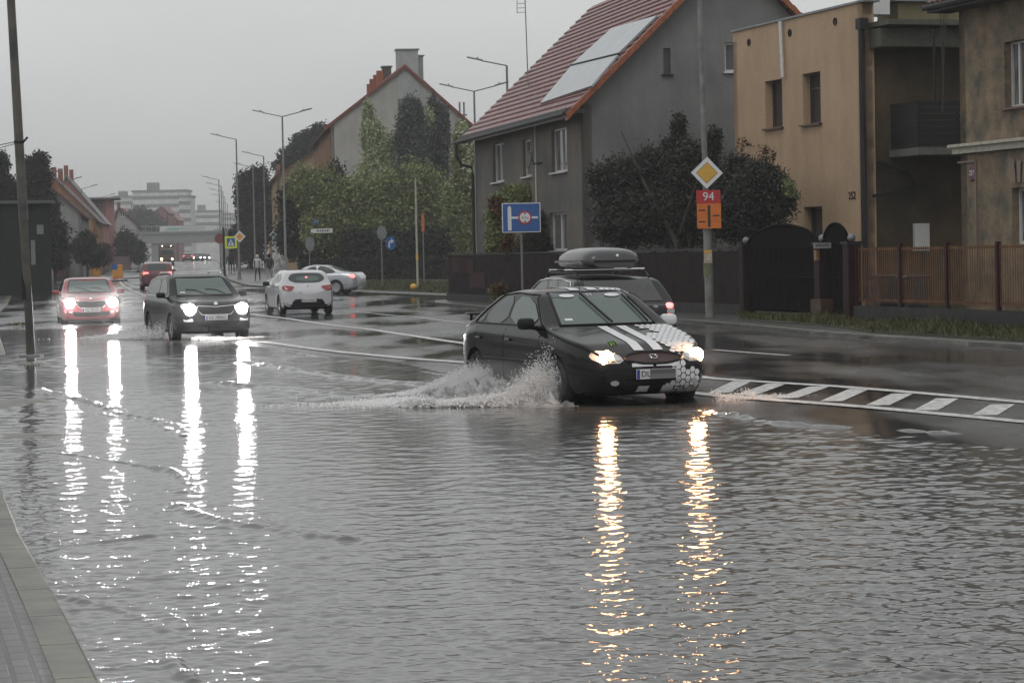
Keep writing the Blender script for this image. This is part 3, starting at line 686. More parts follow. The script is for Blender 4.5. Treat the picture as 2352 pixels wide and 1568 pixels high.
for q in range(3):
    P = [k.cast((xr(.27+.05*j+q*.015), -.40+q*.04+.006*j+.004*math.sin(j*2)), 'top') for j in range(5)]; mb.tube([a+n*.008 for a,n in P], [.003,.011,.01,.008,.002], 5)
mb.build('claw_mark_decal', gm, k.root)
k.mirrors(1.0*0+xr(1.62), .96, M['black'], {1: wh_})
for (a,b) in (((-.30,.985),(-.05,1.0)),):
    pass
k.line([(.05,.985),(-.02,1.12),(-.12,1.33)], 'front', M['black'], 'wiper', r=.014, off=.035); k.line([(.52,.985),(.49,1.1),(.42,1.3)], 'front', M['black'], 'wiper', r=.014, off=.035)
h0, n0 = k.cast((xr(2.12),-.02), 'top'); mb = MB(); mb.tube([h0, h0+Vector((-.12,0,.17))], .005, 5); mb.build('aerial', M['black'], k.root)
mb = MB(); mb.tube([(xr(4.42),-.62,.95),(xr(4.42),-.62,1.07)],.02,6); mb.tube([(xr(4.42),.62,.95),(xr(4.42),.62,1.07)],.02,6); mb.box((xr(4.44),0,1.08),(.16,1.35,.028),bev=.012); mb.build('rear_spoiler', P_black, k.root, True)
for sy in (-1,1): k.panel([(sy*.45,.72),(sy*.68,.72),(sy*.68,.86),(sy*.45,.86)], 'rear', M['tl_on'], 'tail_light', rnd=1)
# ---- black SUV
S2 = dict(L=4.38, W=1.84, wr=.34, wheels=(.87,3.5), round=16, nb=.05, tb=.04, plan=(.80,.6,.86,.4), tumble=.3, dark_below=.3, spokes=5,
  top=[(-.3,.92),(0,.92),(.08,.97),(.3,1.01),(1.12,1.10),(1.85,1.55),(2.2,1.62),(3.5,1.6),(3.95,1.52),(4.25,1.1),(4.36,1.0),(4.7,.98)],
  bot=[(0,.3),(.3,.22),(4.0,.22),(4.38,.36)], belt=[(0,.85),(.4,.95),(1.2,1.02),(3.9,1.08),(4.38,.98)])
def front_glass(k, zb, zt, wb, wt, m=None):
    w_ = k.panel([(-wb,zb),(wb,zb),(wt,zt),(-wt,zt)], 'front', m or M['gglass'], 'windscreen', step=.08, off=.007)
    k.line([(-wb-.015,zb-.01),(wb+.015,zb-.01),(wt+.015,zt+.015),(-wt-.015,zt+.015)], 'front', M['black'], 'windscreen_seal', r=.012, off=.003, closed=True)
    k.line([(.05,zb+.0),(-.2,zb+.1),(-.42,zb+.12)], 'front', M['black'], 'wiper', r=.01, off=.02); k.line([(.5,zb),(.3,zb+.1),(.05,zb+.12)], 'front', M['black'], 'wiper', r=.01, off=.02); return w_
def suv_side(k, xs_, zb, zt, drop=.0):
    a = k.L/2
    k.sides([(a-xs_[0],zb),(a-xs_[1],zt),(a-xs_[2],zt+.01),(a-xs_[2],zb)], M['glass'], 'front_window', rnd=1); k.sides([(a-xs_[2]-.07,zb),(a-xs_[2]-.07,zt+.01),(a-xs_[3],zt-.01),(a-xs_[4],zb+.06)], M['glass'], 'rear_window', rnd=1)
def euro_front(k, zg, hz, bulb, bz, by, rimm=None, warm=False):
    W = k.W
    gr = k.panel([(-.42,zg+.09),(0,zg+.065),(.42,zg+.09),(.44,zg+.02),(.33,zg-.1),(-.33,zg-.1),(-.44,zg+.02)], 'front', M['black'], 'grille', off=.008)
    k.line([(-.44,zg+.1),(-.06,zg+.075),(0,zg+.06),(.06,zg+.075),(.44,zg+.1),(.46,zg+.02),(.34,zg-.11),(-.34,zg-.11),(-.46,zg+.02)], 'front', M['chrome'], 'grille_surround', r=.011, off=.012, closed=True, parent=gr)
    hh, nn = k.cast((0,zg+.145),'front'); mb = MB(); mb.lathe([(.045,0),(.045,.012),(.03,.018),(.001,.018)], 18, Matrix.Translation(hh) @ Matrix.Rotation(R(80),4,'Y')); mb.build('round_badge', M['chrome'], k.root, True)
    for sy in (-1,1):
        hl = k.panel([(sy*.47,zg+.0),(sy*.47,zg+.09),(sy*.66,zg+.14),(sy*.80,zg+.16),(sy*.80,zg+.05),(sy*.68,zg-.02)], 'front', M['lens'], 'headlight', off=.01, rnd=1)
        k.glow('front', sy*by, bz, bulb, M['hl_white'], parent=hl)
        k.panel([(sy*.55,zg-.27),(sy*.74,zg-.27),(sy*.76,zg-.2),(sy*.56,zg-.2)], 'front', M['lens'], 'fog_light', off=.01)
    k.panel([(-.5,zg-.36),(.5,zg-.36),(.55,zg-.22),(-.55,zg-.22)], 'front', M['black'], 'air_intake', off=.008)
pos, h = place(493, 57, 19.5, 4.38); pos.z = -.13
c2 = Car('car', 'black sport utility car with roof rails throwing up spray, left of the white hatchback', S2, pos, h, P_blk2); k = c2
front_glass(k, 1.125, 1.52, .66, .56); suv_side(k, (1.42,1.98,2.45,3.55,3.95), 1.12, 1.49)
euro_front(k, .78, 0, .13, .80, .62); k.plate('front', .60, 'DL 1806C'); k.mirrors(xr(1.6)+.0, 1.08)
for sy in (-1,1):
    mb = MB(); mb.tube([(L2*0+k.L/2-2.0,sy*.60,1.60),(k.L/2-2.15,sy*.62,1.66),(k.L/2-3.3,sy*.62,1.66),(k.L/2-3.6,sy*.6,1.60)], .018, 6); mb.build('roof_rail', M['chrome'], k.root, True)
for a in ('side+','side-'): k.line([(k.L/2-1.3,1.09),(k.L/2-3.9,1.12)], a, M['chrome'], 'window_trim', r=.01, off=.004)
k.panel([(-.5,1.15),(.5,1.15),(.45,1.45),(-.45,1.45)], 'rear', M['glass'], 'rear_windscreen')
k.panel([(-.58,1.155),(-.46,1.155),(-.46,1.185),(-.58,1.185)], 'front', wh_, 'parking_sticker', off=.02, step=None)
# ---- red hatchback
S3 = dict(L=4.3, W=1.78, wr=.32, wheels=(.86,3.5), round=16, nb=.05, tb=.04, plan=(.78,.65,.84,.4), tumble=.34, dark_below=.22, spokes=5,
  top=[(-.3,.80),(0,.80),(.08,.85),(.3,.89),(1.15,1.0),(1.9,1.4),(2.25,1.46),(3.3,1.43),(3.85,1.33),(4.2,1.0),(4.28,.9),(4.6,.9)],
  bot=[(0,.24),(.3,.17),(4.0,.17),(4.3,.3)], belt=[(0,.74),(.4,.84),(1.2,.93),(3.9,.98),(4.3,.88)])
pos, h = place(207, 72, 12.5, 4.3); pos.z = -.09
c3 = Car('car', 'red hatchback with blazing headlights, farthest left on the flooded road', S3, pos, h, P_red); k = c3
front_glass(k, 1.02, 1.37, .64, .53); suv_side(k, (1.45,2.0,2.45,3.4,3.7), 1.0, 1.34); euro_front(k, .68, 0, .14, .71, .62); k.plate('front', .50, 'DL 29107'); k.mirrors(k.L/2-1.65, .97)
k.panel([(-.48,1.05),(.48,1.05),(.43,1.3),(-.43,1.3)], 'rear', M['glass'], 'rear_windscreen')
# ---- white hatchback seen from behind
S4 = dict(L=4.06, W=1.73, wr=.31, wheels=(.84,3.43), round=16, nb=.06, tb=.07, plan=(.74,.8,.86,.45), tumble=.42, dark_below=.24, spokes=5, rim=M['alloy'],
  top=[(-.3,.72),(0,.72),(.08,.78),(.35,.86),(1.1,1.02),(1.8,1.40),(2.1,1.45),(3.2,1.43),(3.6,1.37),(3.86,1.02),(3.98,.92),(4.06,.8),(4.4,.8)],
  bot=[(0,.24),(.3,.17),(3.8,.17),(4.06,.26)], belt=[(0,.66),(.4,.78),(1.2,.92),(3.6,1.0),(4.06,.80)])
hd = -heading(0); 
def place_rear(u, D, deg, L, z=0):      # deg: to the left of straight away
    h = Vector((-math.sin(R(deg)), math.cos(R(deg)), 0)); p = Vector((PX(u,D), D, 0)) + h*L/2; return Vector((p.x,p.y,rz1(p.x,p.y)+z)), h
pos, h = place_rear(706, 78, 14.5, 4.06)
c4 = Car('car', 'white hatchback seen from behind with dark rear bumper insert', S4, pos, h, P_white); k = c4; a = k.L/2
k.panel([(-.60,1.16),(-.52,1.08),(-.35,1.02),(.35,1.02),(.52,1.08),(.60,1.16),(.5,1.30),(.35,1.335),(-.35,1.335),(-.5,1.30)], 'rear', M['glass'], 'rear_windscreen', rnd=1)
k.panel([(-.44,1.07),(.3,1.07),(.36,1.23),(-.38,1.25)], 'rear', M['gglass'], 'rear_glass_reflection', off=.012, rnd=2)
for sy in (-1,1):
    k.panel([(sy*.42,.91),(sy*.60,.93),(sy*.80,.95),(sy*.80,.78),(sy*.58,.76),(sy*.48,.82)], 'rear', M['tl_off'], 'tail_light', rnd=1, off=.014)
    k.panel([(sy*.66,.36),(sy*.80,.37),(sy*.80,.40),(sy*.66,.39)], 'rear', M['tl_off'], 'reflector', off=.014)
k.panel([(-.56,.27),(.56,.27),(.50,.44),(.40,.52),(-.40,.52),(-.50,.44)], 'rear', M['black'], 'rear_bumper_insert', off=.012, rnd=1); k.panel([(-.76,.23),(.76,.23),(.76,.34),(-.76,.34)], 'rear', M['black'], 'rear_skirt', off=.01)
k.plate('rear', .465, 'DL 9135G', w=.5, h=.11)
hh, nn = k.cast((0,.92),'rear'); mb = MB(); mb.add([(hh.x-.02,0,.97),(hh.x-.02,.035,.91),(hh.x-.02,0,.85),(hh.x-.02,-.035,.91)],[(0,1,2,3)]); mb.build('diamond_badge', M['chrome'], k.root)
hh, nn = k.cast((.27,.72),'rear'); text('12', .10, M['signback'], k.root, on_surf(hh, nn), 'lettering', .003)
k.sides([(a-1.4,.99),(a-1.95,1.30),(a-2.5,1.335),(a-2.55,1.0)], M['glass'], 'front_window', rnd=1); k.sides([(a-2.62,1.0),(a-2.6,1.335),(a-3.1,1.30),(a-3.35,1.08)], M['glass'], 'rear_window', rnd=1)
for q in ('side+','side-'):
    k.line([(a-1.2,.6),(a-3.0,.62)], q, M['alloy'], 'door_crease', r=.006, off=.001); k.line([(a-2.57,.95),(a-2.57,.3)], q, M['black'], 'door_gap', r=.004, off=.001)
k.panel([(-.62,.95),(.62,.95),(.5,1.34),(-.5,1.34)], 'front', M['glass'], 'windscreen'); k.mirrors(a-1.45, .95, M['black'])
for sy in (-1,1): k.panel([(sy*.40,.62),(sy*.66,.70),(sy*.72,.62),(sy*.45,.55)], 'front', M['lens'], 'headlight', rnd=1)
h0,_ = k.cast((a-2.9,0),'top'); mb = MB(); mb.tube([h0,h0+Vector((-.08,0,.12))],.006,5); mb.build('aerial', M['black'], k.root)
e_ = [(.0+.03*math.cos(t), 1.19+.025*math.sin(t)) for t in np.linspace(0,6.28,10,endpoint=False)]; k.panel(e_, 'rear', M['tl_on'], 'brake_light', off=.02, step=None)
# ---- silver saloon in the side street
S5 = dict(L=4.65, W=1.78, wr=.33, wheels=(.84,3.6), round=18, nb=.06, tb=.05, plan=(.74,.8,.8,.6), tumble=.4, dark_below=.2, spokes=9,
  top=[(-.3,.70),(0,.70),(.1,.78),(.4,.86),(1.35,1.0),(2.05,1.38),(2.4,1.44),(3.0,1.42),(3.85,1.10),(4.1,1.07),(4.5,1.05),(4.6,.9),(4.95,.85)],
  bot=[(0,.24),(.3,.17),(4.2,.17),(4.6,.3)], belt=[(0,.64),(.4,.8),(1.4,.93),(3.9,.98),(4.65,.92)])
h = Vector((-math.sin(R(77)), math.cos(R(77)), 0)); q0 = Vector((PX(793,118), 118, 0)); p = q0 + h*(3.6-4.65/2) + Vector((h.y,-h.x,0))*-.8
c5 = Car('car', 'silver saloon turning into the side street, half hidden by the white hatchback', S5, Vector((p.x,p.y,rz1(p.x,p.y))), h, P_silver); k = c5; a = k.L/2
k.sides([(a-1.75,1.0),(a-2.25,1.32),(a-2.62,1.37),(a-2.65,1.0)], M['glass'], 'front_window', rnd=1); k.sides([(a-2.7,1.0),(a-2.68,1.37),(a-3.1,1.34),(a-3.5,1.17),(a-3.62,1.02)], M['glass'], 'rear_window', rnd=1)
for q in ('side+','side-'): k.line([(a-1.0,.42),(a-3.2,.42)], q, P_grey, 'sill_strip', r=.012, off=.003); k.line([(a-4.0,.45),(a-4.5,.5)], q, P_grey, 'bumper_crease', r=.008, off=.002); k.line([(a-1.2,.86),(a-4.0,.90)], q, P_grey, 'shoulder_crease', r=.006, off=.001)
for q in ('side+','side-'): k.panel([(a-4.22,.90),(a-4.5,.97),(a-4.55,.80),(a-4.40,.78)], q, M['tl_on'], 'tail_light', rnd=1, off=.012)
for sy in (-1,1): k.panel([(sy*.5,.93),(sy*.62,.93),(sy*.62,.82),(sy*.5,.84)], 'rear', M['tl_off'], 'tail_light', rnd=1); k.panel([(sy*.40,.62),(sy*.66,.70),(sy*.72,.60),(sy*.45,.55)], 'front', M['lens'], 'headlight', rnd=1)
k.panel([(-.55,1.12),(.55,1.12),(.5,1.36),(-.5,1.36)], 'rear', M['glass'], 'rear_windscreen'); k.panel([(-.62,1.03),(.62,1.03),(.52,1.36),(-.52,1.36)], 'front', M['glass'], 'windscreen'); k.mirrors(a-1.75, .97)
# ---- dark estate with roof box
S6 = dict(L=4.7, W=1.80, wr=.32, wheels=(.9,3.65), round=14, nb=.06, tb=.03, plan=(.74,.8,.92,.35), tumble=.36, dark_below=.22, spokes=7,
  top=[(-.3,.70),(0,.70),(.1,.78),(.4,.88),(1.35,1.0),(2.05,1.38),(2.4,1.45),(4.0,1.42),(4.22,1.38),(4.56,1.02),(4.66,.95),(5,.9)],
  bot=[(0,.24),(.3,.17),(4.4,.17),(4.65,.3)], belt=[(0,.64),(.4,.8),(1.4,.93),(4.3,1.0),(4.7,.95)])
pos, h = place_rear(1437, 38.8, 15.5, 4.7)
c6 = Car('car', 'dark estate car with lit tail light, driving away behind the striped saloon', S6, pos, h, P_dark); k = c6; a = k.L/2
k.panel([(-.66,1.02),(.66,1.02),(.56,1.355),(-.56,1.355)], 'rear', mat('wet_rear_glass', (.07,.07,.072), .3, noise=.2, nscale=30), 'rear_windscreen', off=.01)
for sy in (-1,1):
    k.panel([(sy*.66,.90),(sy*.80,.90),(sy*.80,.98),(sy*.68,.98)], 'rear', M['tl_on'], 'tail_light', off=.012, rnd=1); k.panel([(sy*.64,.74),(sy*.80,.74),(sy*.80,.81),(sy*.66,.82)], 'rear', M['tl_on'], 'tail_light', off=.012, rnd=1); k.panel([(sy*.67,.825),(sy*.80,.82),(sy*.80,.89),(sy*.67,.89)], 'rear', M['lens'], 'reversing_light', off=.012)
hh, nn = k.cast((-.48,.93),'rear'); text('TDI', .05, M['chrome'], k.root, on_surf(hh, nn), 'lettering', .002)
k.plate('rear', .72, 'DL 40712')
k.sides([(a-1.7,1.0),(a-2.25,1.33),(a-2.8,1.37),(a-2.8,1.0)], M['wglass'], 'front_window', rnd=1); k.sides([(a-2.87,1.0),(a-2.87,1.37),(a-3.4,1.36),(a-3.4,1.0)], M['wglass'], 'rear_window', rnd=1); k.sides([(a-3.47,1.0),(a-3.47,1.36),(a-4.0,1.32),(a-4.15,1.2),(a-4.2,1.03)], M['wglass'], 'load_bay_window', rnd=1)
for q in ('side+','side-'): k.line([(a-1.5,1.0),(a-2.2,1.36),(a-2.8,1.39),(a-3.5,1.38),(a-4.05,1.34),(a-4.25,1.2),(a-4.28,1.0)], q, M['chrome'], 'window_trim', r=.011, off=.008)
k.panel([(-.62,1.03),(.62,1.03),(.52,1.36),(-.52,1.36)], 'front', M['glass'], 'windscreen'); k.mirrors(a-1.75, .97)
for sy in (-1,1):
    mb = MB(); mb.tube([(a-2.2,sy*.58,1.43),(a-2.4,sy*.6,1.50),(a-3.9,sy*.6,1.48),(a-4.15,sy*.57,1.40)], .018, 6); mb.build('roof_rail', M['black'], k.root, True)
for x in (2.7,3.6): mb = MB(); mb.box((a-x,0,1.535),(.07,1.36,.03),bev=.01); mb.build('roof_bar', M['chrome'], k.root)
# roof box rests on the bars
Pb = paint('roof_box_grey', (.05,.05,.053), .3, .6); V_ = []; F_ = []; bl = 1.95; n = 20; rs = [0,.1,.3,.6,1,1.4,1.7,1.85,1.95]; hs_ = [.12,.22,.30,.34,.35,.34,.32,.28,.20]; wv_ = [.28,.38,.45,.48,.49,.49,.48,.46,.36]
mb = MB(); vs = []
for x, hh, ww in zip(rs, hs_, wv_):
    for j in range(n):
        t = 2*math.pi*j/n; c_, s_ = math.cos(t), math.sin(t); zz = .11+ (hh-.11)*abs(s_)**.75 if s_ > 0 else .11-.1*abs(s_)**.6; vs.append((bl/2-x, ww*math.copysign(abs(c_)**.6,c_), zz))
fs_ = [(i*n+j, i*n+(j+1)%n, (i+1)*n+(j+1)%n, (i+1)*n+j) for i in range(len(rs)-1) for j in range(n)]+[tuple(range(n)), tuple(range((len(rs)-1)*n, len(rs)*n))[::-1]]
mb.add(vs, fs_); rb = empty('roof_box', (0,0,0), 0, 'grey streamlined roof box carried on the roof bars of the dark estate car', 'roof box')
wp = pos + h*(a-3.15); rb.location = (wp.x, wp.y, wp.z+1.553); rb.rotation_euler = (0,0,math.atan2(h.y,h.x))
mb.build('shell', Pb, rb, True, 60); mb = MB(); mb.box((0,.485,.115),(1.5,.02,.035)); mb.box((0,-.485,.115),(1.5,.02,.035)); mb.box((-bl/2-.005,0,.115),(.02,.7,.035)); mb.build('rim_seam', M['dark'], rb); mb = MB(); mb.sphere((-bl/2+.0,-.05,.2),(.02,.03,.03),8); mb.build('lock', M['chrome'], rb)
# ---- farther cars share simpler fittings
def far_car(S, pos, h, pnt, label, lit, face, bulb=.09):
    k = Car('car', label, S, pos, h, pnt); a = k.L/2; zt = max(p[1] for p in S['top']); zb = k.S['belt'][2][1]
    k.panel([(-.62,zb+.1),(.62,zb+.1),(.5,zt-.1),(-.5,zt-.1)], 'front', M['glass'], 'windscreen'); k.panel([(-.55,zb+.13),(.55,zb+.13),(.46,zt-.13),(-.46,zt-.13)], 'rear', M['glass'], 'rear_windscreen')
    k.sides([(a-1.5,zb+.07),(a-2.1,zt-.14),(a-3.3,zt-.14),(a-3.5,zb+.12)], M['glass'], 'side_window', rnd=1)
    for sy in (-1,1):
        if face == 'front': hl = k.panel([(sy*.45,.66),(sy*.75,.72),(sy*.75,.6),(sy*.45,.58)], 'front', M['lens'], 'headlight'); k.glow('front', sy*.6, .66, bulb, lit, parent=hl)
        else: k.panel([(sy*.50,zb-.01),(sy*.78,zb+.02),(sy*.80,zb-.14),(sy*.70,zb-.08),(sy*.5,zb-.07)], 'rear', lit, 'tail_light', off=.012)
    k.mirrors(a-1.7, zb+.03); k.plate('rear' if face == 'rear' else 'front', .62, 'DL 5521A'); return k
pos, h = place_rear(361, 137, 10, 4.38, .0); c7 = far_car(S2, pos, h, P_maroon, 'dark maroon sport utility car driving away with lit tail lights behind the black one', M['tl_on'], 'rear')
pos, h = place_rear(432, 400, 9.5, 4.3, .03); far_car(S3, pos, h, P_maroon, 'distant dark car under the bridge showing two red tail lights', M['tl_on'], 'rear')
pos, h = place(402, 372, 10, 4.3); c8 = None
def placef(u, D, deg, L): h = heading(deg); x = PX(u,D); p = Vector((x,D,0)) - h*L/2; return Vector((p.x,p.y,rz1(p.x,p.y))), h
for u, D, lab, b_ in ((453,430,'distant oncoming car with headlights on, leftmost of the queue right of the red tail lights',.1),(463,452,'distant oncoming car with headlights on, in the middle of the queue by the bridge',.12),(474,480,'distant oncoming car with headlights on, rightmost of the queue by the bridge',.12)):
    pos, h = placef(u, D, 9, 4.3); far_car(S3, pos, h, P_dark, lab, M['hl_far'], 'front', b_)
# yellow lorry with amber working lamps
pos, h = placef(384, 330, 9, 8); lr = empty('lorry', pos, math.atan2(h.y,h.x), 'yellow lorry far down the road with an amber headlight and roof lamps', 'lorry')
Py = mat('lorry_yellow', (.10,.07,.04), .4, noise=.2)
mb = MB(); mb.box((1.2,0,1.6),(1.9,2.3,2.0),bev=.15); mb.build('cab', Py, lr, True); mb = MB(); mb.box((-2.0,0,1.9),(4.4,2.45,2.5),bev=.04); mb.build('cargo_box', mat('lorry_box',(.12,.09,.06),.5,noise=.2), lr)
mb = MB(); mb.box((2.16,0,2.0),(.03,1.9,.75)); mb.build('windscreen', M['glass'], lr); mb = MB(); mb.box((-.5,0,.6),(7,1.0,.3)); mb.build('chassis', M['dark'], lr)
for x in (1.6,-2.8):
    for sy in (-1,1): mb = MB(); mb.lathe([(.3,-.14),(.5,-.14),(.5,.14),(.3,.14)], 18, Matrix.Translation((x,sy*1.0,.5)) @ Matrix.Rotation(R(90),4,'X')); mb.build('wheel', M['rubber'], lr, True)
for i, (y, z, r_, m_) in enumerate(((-.85,.95,.17,M['hl_amber']),(.85,.95,.12,M['hl_far']),(-.7,3.05,.045,M['hl_far']),(.7,3.05,.045,M['hl_far']))): mb = MB(); mb.lathe([(r_,0),(r_*.7,.04),(.001,.05)], 14, Matrix.Translation((2.17 if z<2 else 1.2,y,z)) @ Matrix.Rotation(R(90),4,'Y')); mb.build('headlight' if z < 2 else 'roof_lamp', m_, lr)
mb = MB(); mb.tube([(1.1,-.7,2.6),(1.1,-.7,3.0)],.03,5); mb.tube([(1.1,.7,2.6),(1.1,.7,3.0)],.03,5); mb.box((1.1,0,2.95),(.1,1.2,.1)); mb.build('lamp_bar', M['dark'], lr); lr.scale = (.85,)*3
# ---------------------------------------------------------------- buildings
def plaster(name, c, c2=None, ns=.7, noise=.12, bump=.5, bs=35, rough=.8):
    m = mat(name, c, rough, noise=noise, nscale=ns, c2=c2, bump=bump, bscale=bs, bdist=.02, spec=.2, detail=8); n = m.node_tree; b = n.nodes['Principled BSDF']
    src = b.inputs['Base Color'].links[0].from_socket; t = n.nodes.new('ShaderNodeTexCoord'); q = n.nodes.new('ShaderNodeMapping'); q.inputs['Scale'].default_value = (1.1,1.1,.35); x = n.nodes.new('ShaderNodeTexNoise'); x.inputs['Scale'].default_value = 1.3; x.inputs['Detail'].default_value = 8; x.inputs['Roughness'].default_value = .7
    n.links.new(t.outputs['Object'], q.inputs[0]); n.links.new(q.outputs[0], x.inputs['Vector']); r = n.nodes.new('ShaderNodeMapRange'); r.inputs['From Min'].default_value = .38; r.inputs['From Max'].default_value = .62; r.inputs['To Min'].default_value = .9; r.inputs['To Max'].default_value = 1.04; n.links.new(x.outputs[0], r.inputs[0])
    y = n.nodes.new('ShaderNodeTexNoise'); y.inputs['Scale'].default_value = 22; y.inputs['Detail'].default_value = 6; n.links.new(t.outputs['Object'], y.inputs['Vector']); r2 = n.nodes.new('ShaderNodeMapRange'); r2.inputs['From Min'].default_value = .35; r2.inputs['From Max'].default_value = .65; r2.inputs['To Min'].default_value = .88; r2.inputs['To Max'].default_value = 1.1; n.links.new(y.outputs[0], r2.inputs[0])
    mu = n.nodes.new('ShaderNodeMath'); mu.operation = 'MULTIPLY'; n.links.new(r.outputs[0], mu.inputs[0]); n.links.new(r2.outputs[0], mu.inputs[1]); v = n.nodes.new('ShaderNodeVectorMath'); v.operation = 'SCALE'; n.links.new(src, v.inputs[0]); n.links.new(mu.outputs[0], v.inputs['Scale']); n.links.new(v.outputs[0], b.inputs['Base Color']); return m
CG = mat('curtained_glass', (.03,.032,.034), .12, noise=.4, nscale=2.2, c2=(.2,.2,.195), stretch=(3,3,.4), spec=.7)
class House:
    def __init__(s, name, label, origin, fdir, cat='house', group=None):      # local +X along fdir, +Y to the left of it
        s.f = Vector((fdir[0],fdir[1],0)).normalized(); s.o = Vector(origin); s.root = empty(name, s.o, math.atan2(s.f.y,s.f.x), label, cat, group); s.n = Vector((-s.f.y,s.f.x,0))
    def wpx(s, u, v, side='f', off=0):     # photo pixel -> (s,z) on the front wall or on a gable wall at x=off
        if side == 'f': q, z = on_plane(u, v, s.o+s.n*off, s.f)
        else: q, z = on_plane(u, v, s.o+s.f*off, s.n)
        return q, z-s.o.z
    def rect(s, u0, v0, u1, v1, side='f', off=0):
        a = s.wpx((u0), (v0), side, off); b = s.wpx((u1), (v1), side, off); return (min(a[0],b[0]), min(a[1],b[1]), max(a[0],b[0]), max(a[1],b[1]))
    def wall(s, poly, M4, m, wins=(), name='wall', thick=.3, reveal=.16, frame=None, curtain=False):
        """poly in (s,z); M4 maps (s,z,depth inwards) to house space"""
        holes = [[(w[0],w[1]),(w[2],w[1]),(w[2],w[3]),(w[0],w[3])] for w in wins]; V, T = cdt(poly, holes); mb = MB(); mb.add([(x,z,0) for x,z in V], T, M4)
        n = len(poly); mb.add([(x,z,0) for x,z in poly]+[(x,z,thick) for x,z in poly], [(i,(i+1)%n,(i+1)%n+n,i+n) for i in range(n)]+[tuple(range(n,2*n))], M4)
        for h in holes: mb.add([(x,z,0) for x,z in h]+[(x,z,reveal) for x,z in h], [(i,(i+1)%4,(i+1)%4+4,i+4) for i in range(4)], M4)
        wl = mb.build(name, m, s.root)
        for w in wins: s.window(w, M4, reveal)
        return wl
    def window(s, w, M4, reveal, style=None):
        st = w[4] if len(w) > 4 else {}; x0,z0,x1,z1 = w[:4]; f = st.get('frame', M['whitep']); t = st.get('t', .07); d = reveal-.02; mb = MB()
        def bx(a,b,c,e,dd=.05,y=None): mb.box(((a+c)/2,(b+e)/2,d if y is None else y),(c-a,e-b,dd), M4)
        bx(x0,z0,x1,z0+t); bx(x0,z1-t,x1,z1); bx(x0,z0+t,x0+t,z1-t); bx(x1-t,z0+t,x1,z1-t)
        for q in st.get('mull', (.5,)): xm = x0+(x1-x0)*q; bx(xm-.04,z0+t,xm+.04,z1-t,.06)
        for q in st.get('trans', ()): zm = z0+(z1-z0)*q; bx(x0+t,zm-.03,x1-t,zm+.03,.045)
        fo = mb.build('window', f, s.root)
        mb = MB(); mb.box(((x0+x1)/2,(z0+z1)/2,d+.03),(x1-x0,z1-z0,.02),M4); mb.build('pane', st.get('glass', CG), fo)
        if st.get('sill', True): mb = MB(); mb.box(((x0+x1)/2,z0-.03,.0),(x1-x0+.14,.05,.30 if st.get('deep') else .22),M4); mb.build('sill', st.get('sillm', M['whitep']), fo)
def M4f(y=0): return Matrix(((1,0,0,0),(0,0,1,y),(0,1,0,0),(0,0,0,1)))          # front wall at local y, depth +y
def M4g(x=0, d=1): return Matrix(((0,0,d,x),(1,0,0,0),(0,1,0,0),(0,0,0,1)))     # gable wall: s along local y, depth d along x
tile_m = mat('red_roof_tiles', (.10,.013,.013), .2, noise=.35, nscale=3, bump=.25, bscale=12, c2=(.16,.028,.024), spec=.5, bdist=.02)
tile_g = mat('weathered_red_tiles', (.12,.045,.035), .5, noise=.35, nscale=2, c2=(.16,.08,.06), bump=.4, bscale=15)
verge_m = mat('terracotta_verge', (.26,.08,.03), .5, noise=.3, nscale=5)
def roof_slope(p0, p1, p2, p3, rows, m, root, name='roof', th=.045, cols=0):    # p0,p1 eave ends; p3,p2 ridge ends (local)
    p0,p1,p2,p3 = map(Vector,(p0,p1,p2,p3)); n = (p1-p0).cross(p3-p0).normalized(); n = n if n.z > 0 else -n; mb = MB(); nc = max(1, cols)
    for i in range(rows):
        a, b = i/rows, (i+1)/rows
        for j in range(nc):
            c0, c1 = j/nc, (j+1)/nc
            if cols:
                for q in range(3):        # each pantile as a shallow roll
                    u0, u1 = c0+(c1-c0)*q/3, c0+(c1-c0)*(q+1)/3; hz = [0,.04,.045,0]; 
                    def pt(u,k): return p0.lerp(p1,u).lerp(p3.lerp(p2,u),k)
                    A,B,C,D_ = pt(u0,a)+n*(th+hz[q]), pt(u1,a)+n*(th+hz[q+1]), pt(u1,b+.004)+n*(hz[q+1]*.6+.004), pt(u0,b+.004)+n*(hz[q]*.6+.004)
                    mb.add([A,B,C,D_,pt(u0,a)-n*.02,pt(u1,a)-n*.02],[(0,1,2,3),(4,5,1,0)])
            else:
                def pt(u,k): return p0.lerp(p1,u).lerp(p3.lerp(p2,u),k)
                mb.add([pt(c0,a)+n*th, pt(c1,a)+n*th, pt(c1,b), pt(c0,b), pt(c0,a), pt(c1,a)], [(0,1,2,3),(4,5,1,0)])
    mb.add([p0-n*.02,p1-n*.02,p2-n*.02,p3-n*.02,p0-n*.1,p1-n*.1,p2-n*.1,p3-n*.1],[(0,1,2,3),(4,5,6,7),(0,1,5,4),(1,2,6,5),(2,3,7,6),(3,0,4,7)])
    return mb.build(name, m, root)
dark_frame = {'frame': mat('dark_frame', (.06,.06,.062), .4), 'mull': (.5,)}
# ---- the red roofed house: origin at the corner between street wall and gable, local x runs down the street
rp = plaster('grey_render', (.16,.165,.165), (.19,.192,.19), .5, .08, .6, 45)
fp = plaster('old_patchy_render', (.125,.13,.135), (.18,.155,.12), .45, .12, .4, 30)
A = Vector((PX(1345,80), 80, .1)); B = Vector((PX(1096,97.5), 97.5, .1)); h1 = House('house', 'grey rendered house with the red tiled roof and solar sheets', A, (B-A).xy)
